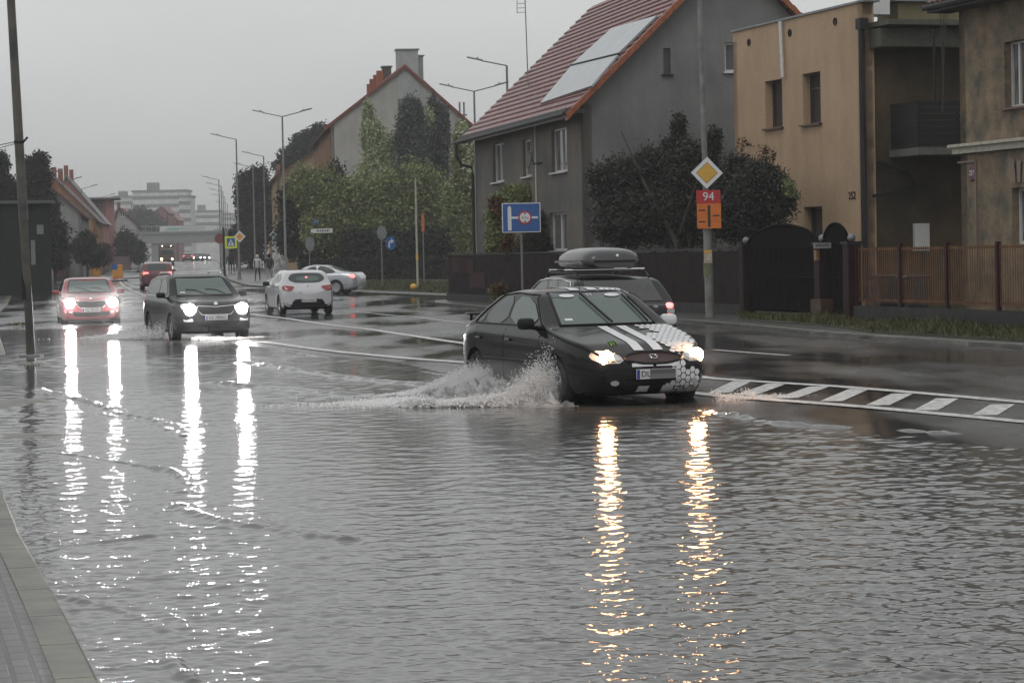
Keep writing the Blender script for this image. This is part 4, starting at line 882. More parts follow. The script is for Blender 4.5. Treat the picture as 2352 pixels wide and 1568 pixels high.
# local +Y must run behind: f points away/left, n = left of f ; want the house body to the right
n_sign = -1; HW = 10.2; HL = (B-A).length; EZ = 6.55; RZ = 11.5
def Fm(y=0): return Matrix(((1,0,0,0),(0,0,-1,y),(0,1,0,0),(0,0,0,1)))          # depth runs to -y
def Gm(x=0, d=1): return Matrix(((0,0,d,x),(-1,0,0,0),(0,1,0,0),(0,0,0,1)))     # s runs to -y
def front_px(u0,v0,u1,v1,**k): r = h1.rect(u0,v0,u1,v1); return (*r, k)
def gable_px(u0,v0,u1,v1,**k): r = h1.rect(u0,v0,u1,v1,'g'); return (-r[2], r[1], -r[0], r[3], k)
fw_ = [front_px(1131,332,1158,416,mull=(.5,)), front_px(1200,322,1221,404,mull=()), front_px(1266,298,1303,392,mull=(.5,)), front_px(1262,490,1303,575,mull=(.5,),frame=M['whitep']), front_px(1160,560,1185,600,mull=(.5,))]
h1.wall([(0,0),(HL,0),(HL,EZ),(0,EZ)], Fm(), fp, fw_, 'street_wall')
gw_ = [gable_px(1523,111,1541,171,frame=dark_frame['frame'],sillm=M['dark'],t=.09), gable_px(1664,98,1706,165,frame=M['whitep'],glass=mat('roller_blind',(.09,.09,.092),.6),mull=())]
h1.wall([(0,0),(HW,0),(HW,EZ),(HW/2,RZ),(0,EZ)], Gm(), rp, gw_, 'gable_wall')
h1.wall([(0,0),(HW,0),(HW,EZ),(HW/2,RZ),(0,EZ)], Gm(HL,-1), rp, (), 'gable_wall'); h1.wall([(0,0),(HL,0),(HL,EZ),(0,EZ)], Matrix(((1,0,0,0),(0,0,1,-HW),(0,1,0,0),(0,0,0,1))), rp, (), 'rear_wall')
sl = (RZ-EZ)/(HW/2); ov = .62
roof1 = roof_slope((-.3,.0+ov,EZ-ov*sl*.62),(HL+.5,ov,EZ-ov*sl*.62),(HL+.5,-HW/2,RZ+.12),(-.3,-HW/2,RZ+.12), 24, tile_m, h1.root, cols=64)
roof_slope((HL+.5,-HW-ov,EZ-ov*sl*.62),(-.3,-HW-ov,EZ-ov*sl*.62),(-.3,-HW/2,RZ+.12),(HL+.5,-HW/2,RZ+.12), 24, tile_m, h1.root)
e0 = Vector((-.38,ov,EZ-ov*sl*.62+.0)); e1 = Vector((-.38,-HW/2,RZ+.16)); e2 = Vector((-.38,-HW-ov,EZ-ov*sl*.62))
for p, q in ((e0,e1),(e1,e2)):
    mb = MB()
    for i in range(22):
        a_, b_2 = p.lerp(q,i/22), p.lerp(q,(i+1.08)/22); mb.add([a_+Vector((-.05,0,-.17)),a_+Vector((.3,0,-.17)),a_+Vector((.3,0,.09)),a_+Vector((-.05,0,.09)),b_2+Vector((-.03,0,-.15)),b_2+Vector((.3,0,-.15)),b_2+Vector((.3,0,.05)),b_2+Vector((-.03,0,.05))],[(0,1,2,3),(7,6,5,4),(0,4,5,1),(1,5,6,2),(2,6,7,3),(3,7,4,0)])
    mb.build('verge_tiles', verge_m, h1.root)
mb = MB(); mb.box((HL/2,.33,EZ-.22),(HL+.5,.66,.16)); mb.build('eaves_box', mat('eaves_board',(.07,.072,.072),.6,noise=.2), h1.root)
mb = MB(); gx = ov+.06; mb.tube([(-.2,gx,EZ-.32),(HL+.6,gx,EZ-.36)],.075,8); mb.tube([(HL+.35,gx,EZ-.4),(HL+.35,gx,EZ-.9),(HL+.3,.5,EZ-1.25),(HL+.1,.12,EZ-1.35),(HL+.02,.1,EZ-1.7),(HL+.02,.1,.2)],.065,8); mb.build('gutter', M['dark'], h1.root, True)
# two big glossy sheets on the street slope
nroof = Vector((0, (RZ+.12-(EZ-ov*sl*.62)), (HW/2+ov))).normalized(); o_l = Vector((0,ov,EZ-ov*sl*.62)); M_h = Matrix.LocRotScale(h1.root.location, h1.root.rotation_euler, (1,1,1)); Mi = M_h.inverted()
def roof_px(u, v, lift): p = on_plane3(u, v, M_h @ (o_l+nroof*lift), M_h.to_3x3() @ nroof); return Mi @ p
solm = mat('solar_glass', (.30,.33,.35), .22, noise=.1, nscale=2, spec=.6)
for pts in (((1240,237),(1358,197),(1419,126),(1311,152)), ((1313,148),(1421,121),(1508,36),(1404,65))):
    q = [roof_px(u,v,.14) for u,v in pts]; q2 = [p-nroof*.07 for p in q]; mb = MB(); mb.add(q+q2,[(0,1,2,3),(7,6,5,4),(0,4,5,1),(1,5,6,2),(2,6,7,3),(3,7,4,0)]); mb.build('solar_panel', solm, h1.root)
q = [roof_px(u,v,.15) for u,v in ((1311,150),(1421,123))]; mb = MB(); mb.tube(q,.03,6); mb.build('panel_rail', M['dark'], h1.root)
p = h1.wpx(1233,268); mb = MB(); mb.tube([(p[0],.08,EZ-.3),(p[0]-.02,.08,.3)],.025,6); mb.build('cable_duct', M['whitep'], h1.root)
p = h1.wpx(1262,372); mb = MB(); mb.tube([(p[0]+.9,.05,p[1]),(p[0]+.5,.5,p[1]-.05),(p[0],.55,p[1]-.05),(p[0]-.6,.5,p[1]-.1)],.03,6); mb.lathe([(.02,0),(.25,.03),(.33,.08)],16,Matrix.Translation((p[0]+.1,.62,p[1]+.1)) @ Matrix.Rotation(R(-80),4,'X')); mb.tube([(p[0],.55,p[1]-.05),(p[0],.75,p[1]+.5)],.012,5); mb.build('satellite_dish', M['dark'], h1.root, True)
ap = Mi @ PD(1213,163,94); mb = MB(); tp_ = ap+Vector((.3,0,3.0)); mb.tube([Vector((ap.x,ap.y,ap.z-1.2)), tp_],.022,6)
for i in range(5): z_ = tp_.z-.05-i*.17; mb.tube([(tp_.x-.0,tp_.y-.0,z_),(tp_.x+.3,tp_.y+.25,z_+.02)],.012,5)
mb.tube([(tp_.x+.3,tp_.y+.25,tp_.z),(tp_.x+.3,tp_.y+.25,tp_.z-.75)],.014,5); mb.build('roof_aerial', M['steel'], h1.root)
# ---- ochre flat-roofed building
och = plaster('ochre_render', (.46,.325,.215), (.49,.35,.235), .35, .06, .7, 60)
C0 = Vector((PX(1692,75), 75, .1)); C1 = Vector((PX(1988,66.6), 66.6, .1)); h2 = House('apartment_block', 'ochre flat-roofed block with dark slit windows and a recessed balcony', C1, (C0-C1).xy, 'building'); BL = (C0-C1).length; BH = 8.35
def fpx(h,u0,v0,u1,v1,off=0,**k): r = h.rect(u0,v0,u1,v1,'f',off); return (*r, k)
df = dict(frame=mat('brown_frame',(.05,.035,.03),.45), sillm=mat('brown_sill',(.1,.05,.035),.4), glass=mat('dark_pane',(.03,.03,.033),.15))
hw2 = [fpx(h2,1757,188,1798,291,**df,mull=()), fpx(h2,1843,171,1886,282,**df,mull=(),trans=(.7,)), fpx(h2,1846,476,1890,580,**df,mull=())]
h2.wall([(0,0),(BL,0),(BL,BH),(0,BH)], Fm(), och, hw2, 'street_wall', reveal=.28)
h2.wall([(0,0),(.35,0),(.35,BH),(0,BH)], Gm(0,1), och, (), 'side_pier')
sidem = plaster('dark_side_render', (.05,.045,.035), (.10,.07,.04), .4, .3, .4, 40)  # side wall render, mottled dark brown, much darker than the ochre street wall
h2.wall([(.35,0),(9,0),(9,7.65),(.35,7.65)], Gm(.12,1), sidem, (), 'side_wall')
h2.wall([(0,0),(9,0),(9,BH-.3),(0,BH-.3)], Gm(BL,-1), och, (), 'side_wall')
mb = MB(); mb.box((BL/2,-4.9,BH-.55),(BL,8.2,.2)); mb.box((BL/2,-.16,BH+.03),(BL+.12,.42,.06)); mb.box((0.0,-.2,BH+.03),(.4,.5,.06)); mb.build('roof', M['steel'], h2.root)
mb = MB(); mb.box((-.35,-4.65,7.72),(1.6,8.9,.14)); mb.box((-.2,-4.65,7.35),(1.0,8.9,.5)); mb.build('eaves', mat('dark_eaves',(.08,.08,.06),.5,noise=.3), h2.root)
for (u,v) in ((1721,98),(1815,76),(1919,50)):
    q = h2.wpx(u,v); mb = MB(); mb.lathe([(.11,0),(.11,.03),(.08,.03),(.08,.0)],14,Matrix.Translation((q[0],.0,q[1])) @ Matrix.Rotation(R(-90),4,'X')); mb.build('vent', M['dark'], h2.root)
q0_, q1_ = h2.wpx(1799,50), h2.wpx(1805,178); mb = MB(); mb.tube([(q0_[0],.1,q0_[1]),(q1_[0],.1,q1_[1])],.055,8); mb.build('white_duct', M['whitep'], h2.root, True)
mb = MB(); mb.tube([(-.12,.08,7.7),(-.12,.08,.3)],.09,8); mb.box((-.12,.06,7.75),(.3,.25,.3)); mb.build('downpipe', M['dark'], h2.root, True)
q = h2.wpx(1958,450); text('252', .30, M['dark'], h2.root, Matrix.Translation((q[0],.012,q[1])) @ Matrix(((-1,0,0,0),(0,0,1,0),(0,1,0,0),(0,0,0,1))), 'house_number', .008)
# balcony on the side wall (faces the camera)
def side_px(u, v): q = on_plane(u, v, h2.o+h2.f*.12, h2.n); return (-q[0], q[1]-h2.o.z)
b0 = side_px(2040,246); b1 = side_px(2080,345); bal0 = b0[0]; bz = b1[1]; bt = b0[1]
mb = MB(); mb.box((-.75,-(bal0+3.0),bz-.1),(1.7,6.0,.2)); bslab = mb.build('balcony_slab', mat('balcony_edge',(.12,.12,.11),.6,noise=.2), h2.root)
mb = MB(); xb = -1.55
for i in range(7): z_ = bz+.12+i*(bt-bz-.14)/6; mb.box((xb,-(bal0+3.0),z_),(.03,6.0,.15)); mb.box((-.75,-(bal0+.05),z_),(1.6,.03,.15))
for i in range(6): mb.box((xb+.03,-(bal0+.05+i*1.18),(bz+bt)/2),(.05,.06,bt-bz))
mb.build('balcony_railing', M['dark'], h2.root)
mb = MB(); q = side_px(2082,180); mb.tube([(-1.5,-q[0],bt),(-1.5,-q[0],7.5)],.035,6); mb.build('balcony_post', M['dark'], h2.root)
q = side_px(2112,532); mb = MB(); mb.box((.02,-q[0],q[1]-.15),(.12,.45,.75)); mb.build('meter_cabinet', M['whitep'], h2.root)
mb = MB(); mb.tube([(0,-bal0+.4,bz-.3),(-.05,-bal0-.5,bz-.6),(-.05,-1.5,bz-1.0),(-.12,-.2,bz-1.25)],.05,6); mb.build('drain_pipe', M['dark'], h2.root)
# chimney, dome light, mast and unit on the roof
q = side_px(2100,50); cx_ = -(q[0]+.6)
mb = MB(); mb.box((2.2,cx_-.6,8.0),(1.3,1.9,1.1)); ch = mb.build('chimney', plaster('chimney_render',(.2,.17,.1)), h2.root); mb = MB(); mb.box((2.2,cx_-.6,8.6),(1.7,2.3,.1)); mb.build('chimney_cap', M['steel'], ch); mb = MB(); mb.tube([(2.2,cx_-.4,8.6),(2.2,cx_-.4,9.6)],.18,10); mb.build('flue', M['steel'], ch)
mb = MB(); mb.sphere((1.2,cx_-2.2,7.85),(.9,1.0,.4),16); mb.build('dome_rooflight', mat('dome_plastic',(.3,.32,.33),.2), h2.root, True)
q = h2.wpx(1889,15); mb = MB(); mb.tube([(q[0],-1.5,BH-.5),(q[0],-1.5,BH+1.2)],.09,8); mb.build('flue', mat('blue_pipe',(.12,.17,.2),.4), h2.root, True)
q = h2.wpx(1910,18); mb = MB(); mb.box((q[0]-.1,-1.3,BH+.1),(.8,.5,.55)); mb.build('rooftop_unit', M['whitep'], h2.root)
# ---- right-hand house
E0 = Vector((PX(2210,58), 58, .1)); h3 = House('house', 'old pebbledash house with a cream cornice at the right edge', E0, (FD.x,FD.y)); 
peb = plaster('pebbledash', (.12,.12,.095), (.26,.19,.125), 1.7, .2, 1.0, 28)
def f3(u0,v0,u1,v1,**k): r = h3.rect(u0,v0,u1,v1); return (*r, k)
HL3 = 11; EZ3 = 7.35
a3 = f3(2306,98,2372,240,mull=(.3,.8),t=.06,sillm=mat('rusty_sill',(.14,.08,.05),.5)); b3 = f3(2324,432,2380,560,mull=(.5,),sill=False)
q = h3.wpx(2230,344)[1]
h3.wall([(0,0),(HL3,0),(HL3,EZ3),(0,EZ3)], M4f(), peb, [a3,b3,(4.6,4.6,6.0,6.2,{}),(8,4.6,9.4,6.2,{}),(5,1.2,6.4,2.7,{}),(8,1.2,9.4,2.7,{})], 'street_wall', reveal=.22)
h3.wall([(0,0),(9,0),(9,EZ3),(4.5,EZ3+3.6),(0,EZ3)], M4g(), peb, (), 'gable_wall'); h3.wall([(0,0),(9,0),(9,EZ3),(4.5,EZ3+3.6),(0,EZ3)], M4g(HL3,-1), peb, (), 'gable_wall')
mb = MB(); mb.box((HL3/2-.08,-.06,q),(HL3+.2,.16,.16)); mb.box((HL3/2-.08,-.11,q+.11),(HL3+.3,.26,.07)); mb.build('cornice', mat('cream_stone',(.42,.40,.32),.6,noise=.2), h3.root)
for x in (0,): roof_slope((-.5,-.6,EZ3+.05),(HL3+.5,-.6,EZ3+.05),(HL3+.5,4.5,EZ3+4.1),(-.5,4.5,EZ3+4.1), 20, tile_g, h3.root, cols=44); roof_slope((HL3+.5,9.6,EZ3+.05),(-.5,9.6,EZ3+.05),(-.5,4.5,EZ3+4.1),(HL3+.5,4.5,EZ3+4.1), 18, tile_g, h3.root)
mb = MB(); mb.box((HL3/2,-.3,EZ3-.06),(HL3+.9,.62,.14)); mb.tube([(-.5,-.66,EZ3+.0),(HL3+.5,-.66,EZ3-.05)],.07,8); mb.build('gutter', M['dark'], h3.root)
q = h3.wpx(2236,398); mb = MB(); mb.box((q[0],-.02,q[1]),(.30,.04,.34),bev=.02); pq = mb.build('number_plaque', mat('dark_red_enamel',(.10,.015,.03),.4), h3.root); text('257', .17, M['white'], pq, Matrix.Translation((q[0],-.045,q[1])) @ Matrix(((1,0,0,0),(0,0,-1,0),(0,1,0,0),(0,0,0,1))), 'digits', .003)
mb = MB(); r3 = h3.rect(2222,372,2278,378); mb.box((.35,-.02,r3[3]),(.9,.05,.04)); mb.box((.82,-.02,r3[3]-1.1),(.04,.05,2.2))
for dx_ in (-.22,0,.22): mb.add([(b3[0]+.45+dx_-.07,-.06,b3[3]+.12),(b3[0]+.45+dx_+.07,-.06,b3[3]+.12),(b3[0]+.45+dx_*1.5+.1,-.06,b3[3]+.62),(b3[0]+.45+dx_*1.5-.1,-.06,b3[3]+.62)],[(0,1,2,3)])
mb.build('wall_moulding', mat('moulding',(.2,.15,.12),.6), h3.root)
# ---- middle house, tall gable with chimneys
D4 = 186; g0 = Vector((PX(765,D4), D4, rise(D4))); h4 = House('house', 'tall grey-gabled house with a blocky chimney behind the green trees', g0, (-.12,.993)); W4 = 8.5
def g4(u, v): q = on_plane(u, v, h4.o, h4.n); return (-q[0], q[1]-h4.o.z)
gr4 = plaster('pale_grey_render', (.34,.335,.325), (.40,.385,.35), .4, .08, .3)
W4 = g4(1078,283)[0]; ez = g4(767,287)[1]; ax, az = g4(930,158)
L4 = 32; h4.wall([(0,0),(W4,0),(W4,ez),(ax+.55,az),(ax-.55,az),(0,ez)], Gm(), gr4, (), 'gable_wall')
warm = plaster('rust_render', (.22,.10,.05), (.26,.15,.08), .5, .2)
wl_ = [(2.5+i*3.4,z_,3.7+i*3.4,z_+1.5,{'mull':(.5,)}) for i in range(8) for z_ in (1.6,5.0)]
h4.wall([(0,0),(L4,0),(L4,ez),(0,ez)], Fm(), warm, wl_, 'street_wall')
roof_slope((-.2,.5,ez-.4),(L4,.5,ez-.4),(L4,-ax,az+.1),(-.2,-ax,az+.1), 26, tile_g, h4.root); roof_slope((L4,-W4-.4,ez-.4),(-.2,-W4-.4,ez-.4),(-.2,-ax,az+.1),(L4,-ax,az+.1), 26, tile_g, h4.root)
mb = MB(); 
for p,q in (((-.25,.5,ez-.42),(-.25,-ax,az+.12)),((-.25,-ax,az+.12),(-.25,-W4-.4,ez-.42))):
    p, q = Vector(p), Vector(q); mb.add([p,q,q+Vector((0,0,.2)),p+Vector((0,0,.2)),p+Vector((.4,0,0)),q+Vector((.4,0,0)),q+Vector((.4,0,.2)),p+Vector((.4,0,.2))],[(0,1,2,3),(7,6,5,4),(3,2,6,7),(0,4,5,1)])
mb.build('verge_tiles', mat('verge_red',(.2,.05,.035),.5), h4.root)
cz = g4(935,115)[1]; c0_ = g4(911,115)[0]; c1_ = g4(960,115)[0]
def boxm(name, x0,x1,s0,s1,z0,z1,m,parent=None,cap=None):
    mb = MB(); mb.box(((x0+x1)/2,-(s0+s1)/2,(z0+z1)/2),(x1-x0,s1-s0,z1-z0)); o = mb.build(name, m, parent or h4.root)
    if cap: mb = MB(); mb.box(((x0+x1)/2,-(s0+s1)/2,z1+.04),(x1-x0+.2,s1-s0+.2,.09)); mb.build('chimney_cap', M['steel'], o)
    return o
gl = plaster('chimney_grey', (.36,.37,.365)); boxm('chimney', -.04,1.2,c0_,c1_,az-2.3,cz,gl,cap=1); boxm('chimney', 1.3,2.0,c1_-.2,g4(975,125)[0],az-2.6,g4(970,126)[1],gl,cap=1); boxm('chimney', 3,4.2,g4(885,148)[0],g4(905,148)[0],az-3,g4(895,147)[1],plaster('chimney_brown',(.12,.1,.09)),cap=1)
stp = MB()
for i,(u,v) in enumerate(((876,160),(870,168),(863,176),(858,186))): s_, z_ = g4(u,v); stp.box((2+i*.8,-s_,z_-.6),(.5,.5,1.3))
stp.build('brick_parapet', mat('orange_brick',(.3,.09,.04),.6), h4.root)
s0, z0 = g4(913,168); s1, z1 = g4(959,168); mb = MB(); mb.box((-.012,-(s0+s1)/2,z0/2),(.02,s1-s0,z0)); mb.build('flue_breast', plaster('dark_render_strip',(.13,.125,.115),None,.4,.12), h4.root)
mb = MB()
for u in (1060,1070): s_, z_ = g4(u,232); mb.tube([(1.5,-s_,z_-3),(1.5,-s_,z_)],.07,6)
s_, z_ = g4(1062,262); mb.box((1.5,-s_-.1,z_),(.3,.8,.12)); mb.build('vent_pipes', M['steel'], h4.root)
# ---- generic gabled houses for the far rows
def gable_house(label, u0, u1, D, ve, ua, va, L, wallm, roofm, fdir, flip=1, wins=None, sidem=None, body=1, name='house', chims=(), rows=14):
    o = Vector((PX(u0,D), D, rise(D))); h = House(name, label, o, fdir, 'house', None)
    def g(u, v): q = on_plane(u, v, h.o, h.n); return (-q[0], q[1]-h.o.z)
    W = g(u1,ve)[0]; ez = g(u0,ve)[1]; ax, az = g(ua,va)
    h.wall([(0,0),(W,0),(W,ez),(ax,az),(0,ez)], Gm(), wallm, [(*[min(a,b) for a,b in zip(g(w[0],w[3]),g(w[2],w[1]))], *[max(a,b) for a,b in zip(g(w[0],w[3]),g(w[2],w[1]))], {}) for w in (wins or ())], 'gable_wall')
    h.wall([(0,0),(W,0),(W,ez),(ax,az),(0,ez)], Gm(L,-1), wallm, (), 'gable_wall')
    ww = [(1.5+i*3.2,z_,2.6+i*3.2,z_+1.4,{'mull':(.5,)}) for i in range(int(L/3.2)) for z_ in (1.2,3.9) if z_+1.4 < ez-.2]
    h.wall([(0,0),(L,0),(L,ez),(0,ez)], Fm(), sidem or wallm, ww if fdir[0] > -9 else (), 'side_wall'); h.wall([(0,0),(L,0),(L,ez),(0,ez)], Matrix(((1,0,0,0),(0,0,1,-W),(0,1,0,0),(0,0,0,1))), sidem or wallm, ww, 'side_wall')
    roof_slope((-.3,.4,ez-.3),(L+.3,.4,ez-.3),(L+.3,-ax,az+.1),(-.3,-ax,az+.1), rows, roofm, h.root); roof_slope((L+.3,-W-.4,ez-.3),(-.3,-W-.4,ez-.3),(-.3,-ax,az+.1),(L+.3,-ax,az+.1), rows, roofm, h.root)
    for (cx, cs, hh) in chims: mb = MB(); mb.box((cx,-ax+cs,az+hh*.3-.2),(.6,.45,hh*.6+.6)); mb.build('chimney', M['brick'], h.root)
    return h, g
def pl_(n, c): return plaster(n, c, tuple(min(1,x*1.15) for x in c), .3, .1, .2)
lf = (-.13,.99)
gable_house('low off-white house in front of the pink and ochre gable', 60, 187, 195, 492, 122, 438, 14, pl_('offwhite_render',(.26,.26,.255)), tile_g, lf, chims=((3,0,1.2),))
gable_house('pink and ochre gabled house beyond the left hedges with a red roof edge', 92, 221, 225, 506, 116, 402, 16, pl_('ochre_pink_render',(.30,.17,.10)), mat('dull_roof',(.16,.12,.11),.5,noise=.2), lf, chims=((2,.6,1.6),(6,0,1.4),(10,-.4,1.4)))
gable_house('pale pink house third in the left row, long grey roof', 130, 236, 262, 509, 150, 404, 20, pl_('pink_render',(.33,.16,.15)), mat('grey_slate',(.2,.2,.195),.45,noise=.2), lf, chims=((2,0,1.8),(8,.3,1.8),(14,0,1.8)))
h6 = empty('tower_house', (PX(232,300),300,rise(300)), math.atan2(.99,-.13), 'narrow pink house with a balcony storey behind the left row of gables', 'house')
mb = MB(); mb.box((3,-.3,4.2),(6,2.6,8.6)); mb.build('wall', pl_('dusky_pink',(.33,.15,.15)), h6); mb = MB(); mb.box((4,1.5,7.4),(8,4.5,2.0)); mb.build('upper_storey', pl_('grey_storey',(.12,.12,.12)), h6); mb = MB(); mb.box((3.5,.8,8.6),(9,6.5,.2)); mb.build('roof', M['concrete'], h6)
mb = MB()
for z_ in (6.6,7.2,7.8): mb.box((-.1,1.6,z_),(.08,4.4,.12))
mb.build('balcony_rail', M['signback'], h6)
gable_house('white house with white-framed windows, last of the left row before the bridge', 262, 318, 330, 520, 272, 478, 14, pl_('white_render',(.36,.36,.355)), tile_g, lf, wins=((276,484,286,498),(279,516,289,530)), chims=((2,0,1.2),))
gable_house('orange and cream house on the right side beyond the poster column', 622, 676, 265, 432, 640, 392, 10, pl_('cream_orange',(.42,.27,.11)), tile_g, (-.12,.99), chims=((2,0,1.0),))
gable_house('low rust-roofed house between the cream-orange house and the tall grey gable', 640, 760, 228, 402, 742, 336, 22, pl_('beige_render',(.30,.22,.13)), mat('rust_roof',(.22,.085,.04),.5,noise=.3,nscale=1), (-.12,.99), chims=((1,0,1.2),(4,0,1.2)))
# dark shed at the left
D7 = 128; o7 = Vector((PX(-90,D7), D7, rise(D7))); h7 = House('shed', 'long dark timber-clad building behind the left fence', o7, (-.3,.954), 'building'); q = on_plane(114,466,h7.o,h7.n); W7 = -q[0]; Z7 = q[1]-h7.o.z
cl = mat('dark_cladding', (.02,.021,.022), .8, spec=.2, noise=.2, nscale=3, bump=.3); mb = MB(); mb.box((5,-W7/2,Z7/2),(10,W7,Z7)); mb.build('cladding', cl, h7.root); mb = MB(); mb.box((5,-W7/2,Z7+.06),(10.6,W7+.5,.16)); mb.build('roof', mat('felt_roof',(.09,.09,.095),.5), h7.root)
for (u,v,w_,hh) in ((92,527,.35,.5),(76,580,.22,1.3)): q = on_plane(u,v,h7.o,h7.n); mb = MB(); mb.box((-.03,q[0],q[1]-h7.o.z),(.05,w_,hh)); mb.build('notice', M['signback'], h7.root)
FW = mat('curtained_window',(.18,.19,.19),.3)
# ---- apartment slabs in the haze
def slab(label, u0, u1, D, vt, floors, bays, m, dpt=14, extra=()):
    x0, x1 = PX(u0,D), PX(u1,D); z0 = 0; zt = PD((u0+u1)/2, vt, D).z; r = empty('apartment_block', ((x0+x1)/2, D, z0), 0, label, 'apartment block'); W_ = x1-x0
    mb = MB(); mb.box((0,dpt/2,zt/2),(W_,dpt,zt)); mb.build('wall', m, r); mb = MB(); mb.box((0,dpt/2,zt+.3),(W_+.8,dpt+.8,.6)); mb.build('roof', M['concrete'], r)
    wm_ = None; fh = 3.0; n_ = 0
    for i in range(floors):
        for j in range(bays):
            if n_ >= 100: break
            mb_z = zt-2.2-i*fh; xx = -W_/2+(j+.5)*W_/bays
            if wm_ is None: mb = MB(); mb.box((0,0,0),(1.7,.12,1.3)); wm_ = mb.build('window', FW, r); wm_.location = (xx,-.02,mb_z)
            else: c_ = wm_.copy(); col.objects.link(c_); c_.location = (xx,-.02,mb_z)
            n_ += 1
    for (ux, w_, hh) in extra: mb = MB(); mb.box((PX(ux,D)-(x0+x1)/2,dpt/2,zt+hh/2),(w_,5,hh)); mb.build('roof_housing', M['concrete'], r)
    return r
am_ = pl_('panel_concrete',(.6,.6,.59))
slab('tallest pale apartment slab in the haze above the bridge', 308, 432, 900, 440, 8, 11, am_, extra=((350,4,3.5),))
slab('pale apartment slab stepping down right of the tallest one', 415, 440, 880, 452, 7, 3, pl_('panel_concrete_b',(.55,.55,.54)))
slab('lower pale apartment slab left of the tallest one', 262, 312, 930, 453, 6, 5, am_, extra=((280,3,2.5),))
slab('faint wide apartment block in the haze right of the tall slab', 440, 505, 1050, 486, 4, 8, am_, extra=((461,3,3),))
slab('faintest apartment block at the right end behind the lamp posts', 500, 560, 1150, 492, 4, 7, am_)
for (lab,u0,u1,D,ve,ua,va,c) in (('red-brown gabled roof beyond the bridge, right of the pale house',352,386,640,488,372,474,(.22,.09,.085)),('red-roofed building beyond the bridge, rightmost of the red roofs',372,408,660,505,388,484,(.25,.10,.09)),('low red roof peeping over the pale house by the bridge',258,300,620,492,280,478,(.24,.1,.09))):
    gable_house(lab, u0, u1, D, ve, ua, va, 12, pl_('far_brick_'+str(u0), c), mat('far_roof_'+str(u0), c, .6), (0,1), rows=3)
# ---- road bridge
DB = 600; rB = rise(DB); bx0, bx1 = PX(255,DB), PX(560,DB); br = empty('bridge', ((bx0+bx1)/2, DB, rB), 0, 'concrete road bridge with railings crossing the far end of the street', 'bridge'); bw_ = bx1-bx0
zt_, zb_ = PD(400,536,DB).z-rB, PD(400,558,DB).z-rB; zr = PD(400,519,DB).z-rB
mb = MB(); mb.box((0,4,(zt_+zb_)/2),(bw_+30,9,zt_-zb_)); mb.build('deck', M['concrete'], br)
mb = MB(); mb.box((0,-.8,zt_+.2),(bw_+30,.3,.5)); mb.box((0,-.7,zr),(bw_+30,.12,.25))
for i in range(40): mb.box((-bw_/2-10+i*(bw_+20)/39,-.7,(zt_+zr)/2),(.12,.1,zr-zt_))
mb.build('railing', M['steel'], br)
for ux in (300,356,512): x = PX(ux,DB)-(bx0+bx1)/2; mb = MB(); mb.box((x,4,zb_/2-.5),(1.6,8,zb_+1)); mb.build('pier', M['concrete'], br)
mb = MB(); mb.box((PX(306,DB)-(bx0+bx1)/2-4,4.5,zb_/2),(10,7,zb_+.0)); mb.build('abutment', M['concrete'], br)
bn_ = empty('banner', (PX(432,DB), DB-1.1, PD(432,525,DB).z), 0, 'long white banner hung on the bridge railing', 'banner'); bwid = PX(492,DB)-PX(368,DB)
mb = MB(); mb.box((0,0,0),(bwid,.05,1.3)); mb.build('cloth', mat('banner_cloth',(.6,.62,.61),.5), bn_); mb = MB()
for i in range(3): mb.box((-bwid/2+2.8+.3*i,-.04,-.1+.25*i-.2),(3.6-.5*i,.02,.16))
mb.build('green_print', mat('green_print',(.1,.35,.25),.5), bn_); mb = MB()
for i in range(3): mb.box((1.2,-.04,.3-i*.3),(6.5,.02,.09))
mb.build('grey_print', M['signback'], bn_)
# ---------------------------------------------------------------- vegetation
LM = {'mid': leafmat('leaves_mid_green', (.085,.10,.04), (.27,.31,.125)), 'pale': leafmat('leaves_pale', (.19,.22,.11), (.5,.55,.34)), 'dark': leafmat('leaves_dark', (.009,.012,.008), (.03,.037,.024)),
      'shrub': leafmat('leaves_shrub', (.012,.014,.011), (.055,.058,.048), .45), 'rust': leafmat('leaves_rust', (.05,.03,.012), (.17,.085,.035)), 'grey': leafmat('leaves_grey_green', (.05,.056,.05), (.125,.14,.125))}
def leaves(blobs, leaf, seed, feather=False):
    r = np.random.default_rng(seed); out = []
    for (c, rad, n) in blobs:
        c = np.array(c); rad = np.array(rad); nc = max(8, n//60); d = r.normal(size=(nc,3)); d /= np.linalg.norm(d,axis=1)[:,None]; rr = r.random(nc)**.38
        cc = c + d*rr[:,None]*rad*(.88+.2*r.random(nc))[:,None]; idx = r.integers(0, nc, n); s_ = (rad.mean()*.15+leaf*.8)
        out.append(cc[idx] + r.normal(size=(n,3))*s_*(np.array([.65,.65,1.5]) if feather else np.array([1,1,.85])))
    P = np.concatenate(out); n = len(P); a = r.normal(size=(n,3)); a /= np.linalg.norm(a,axis=1)[:,None]; b = np.cross(a, r.normal(size=(n,3))); b /= np.linalg.norm(b,axis=1)[:,None]
    s_ = leaf*r.uniform(.5,1.3,n)[:,None]; V = np.stack([P-a*s_, P-b*s_*.45, P+a*s_, P+b*s_*.45], 1).reshape(-1,3); return V
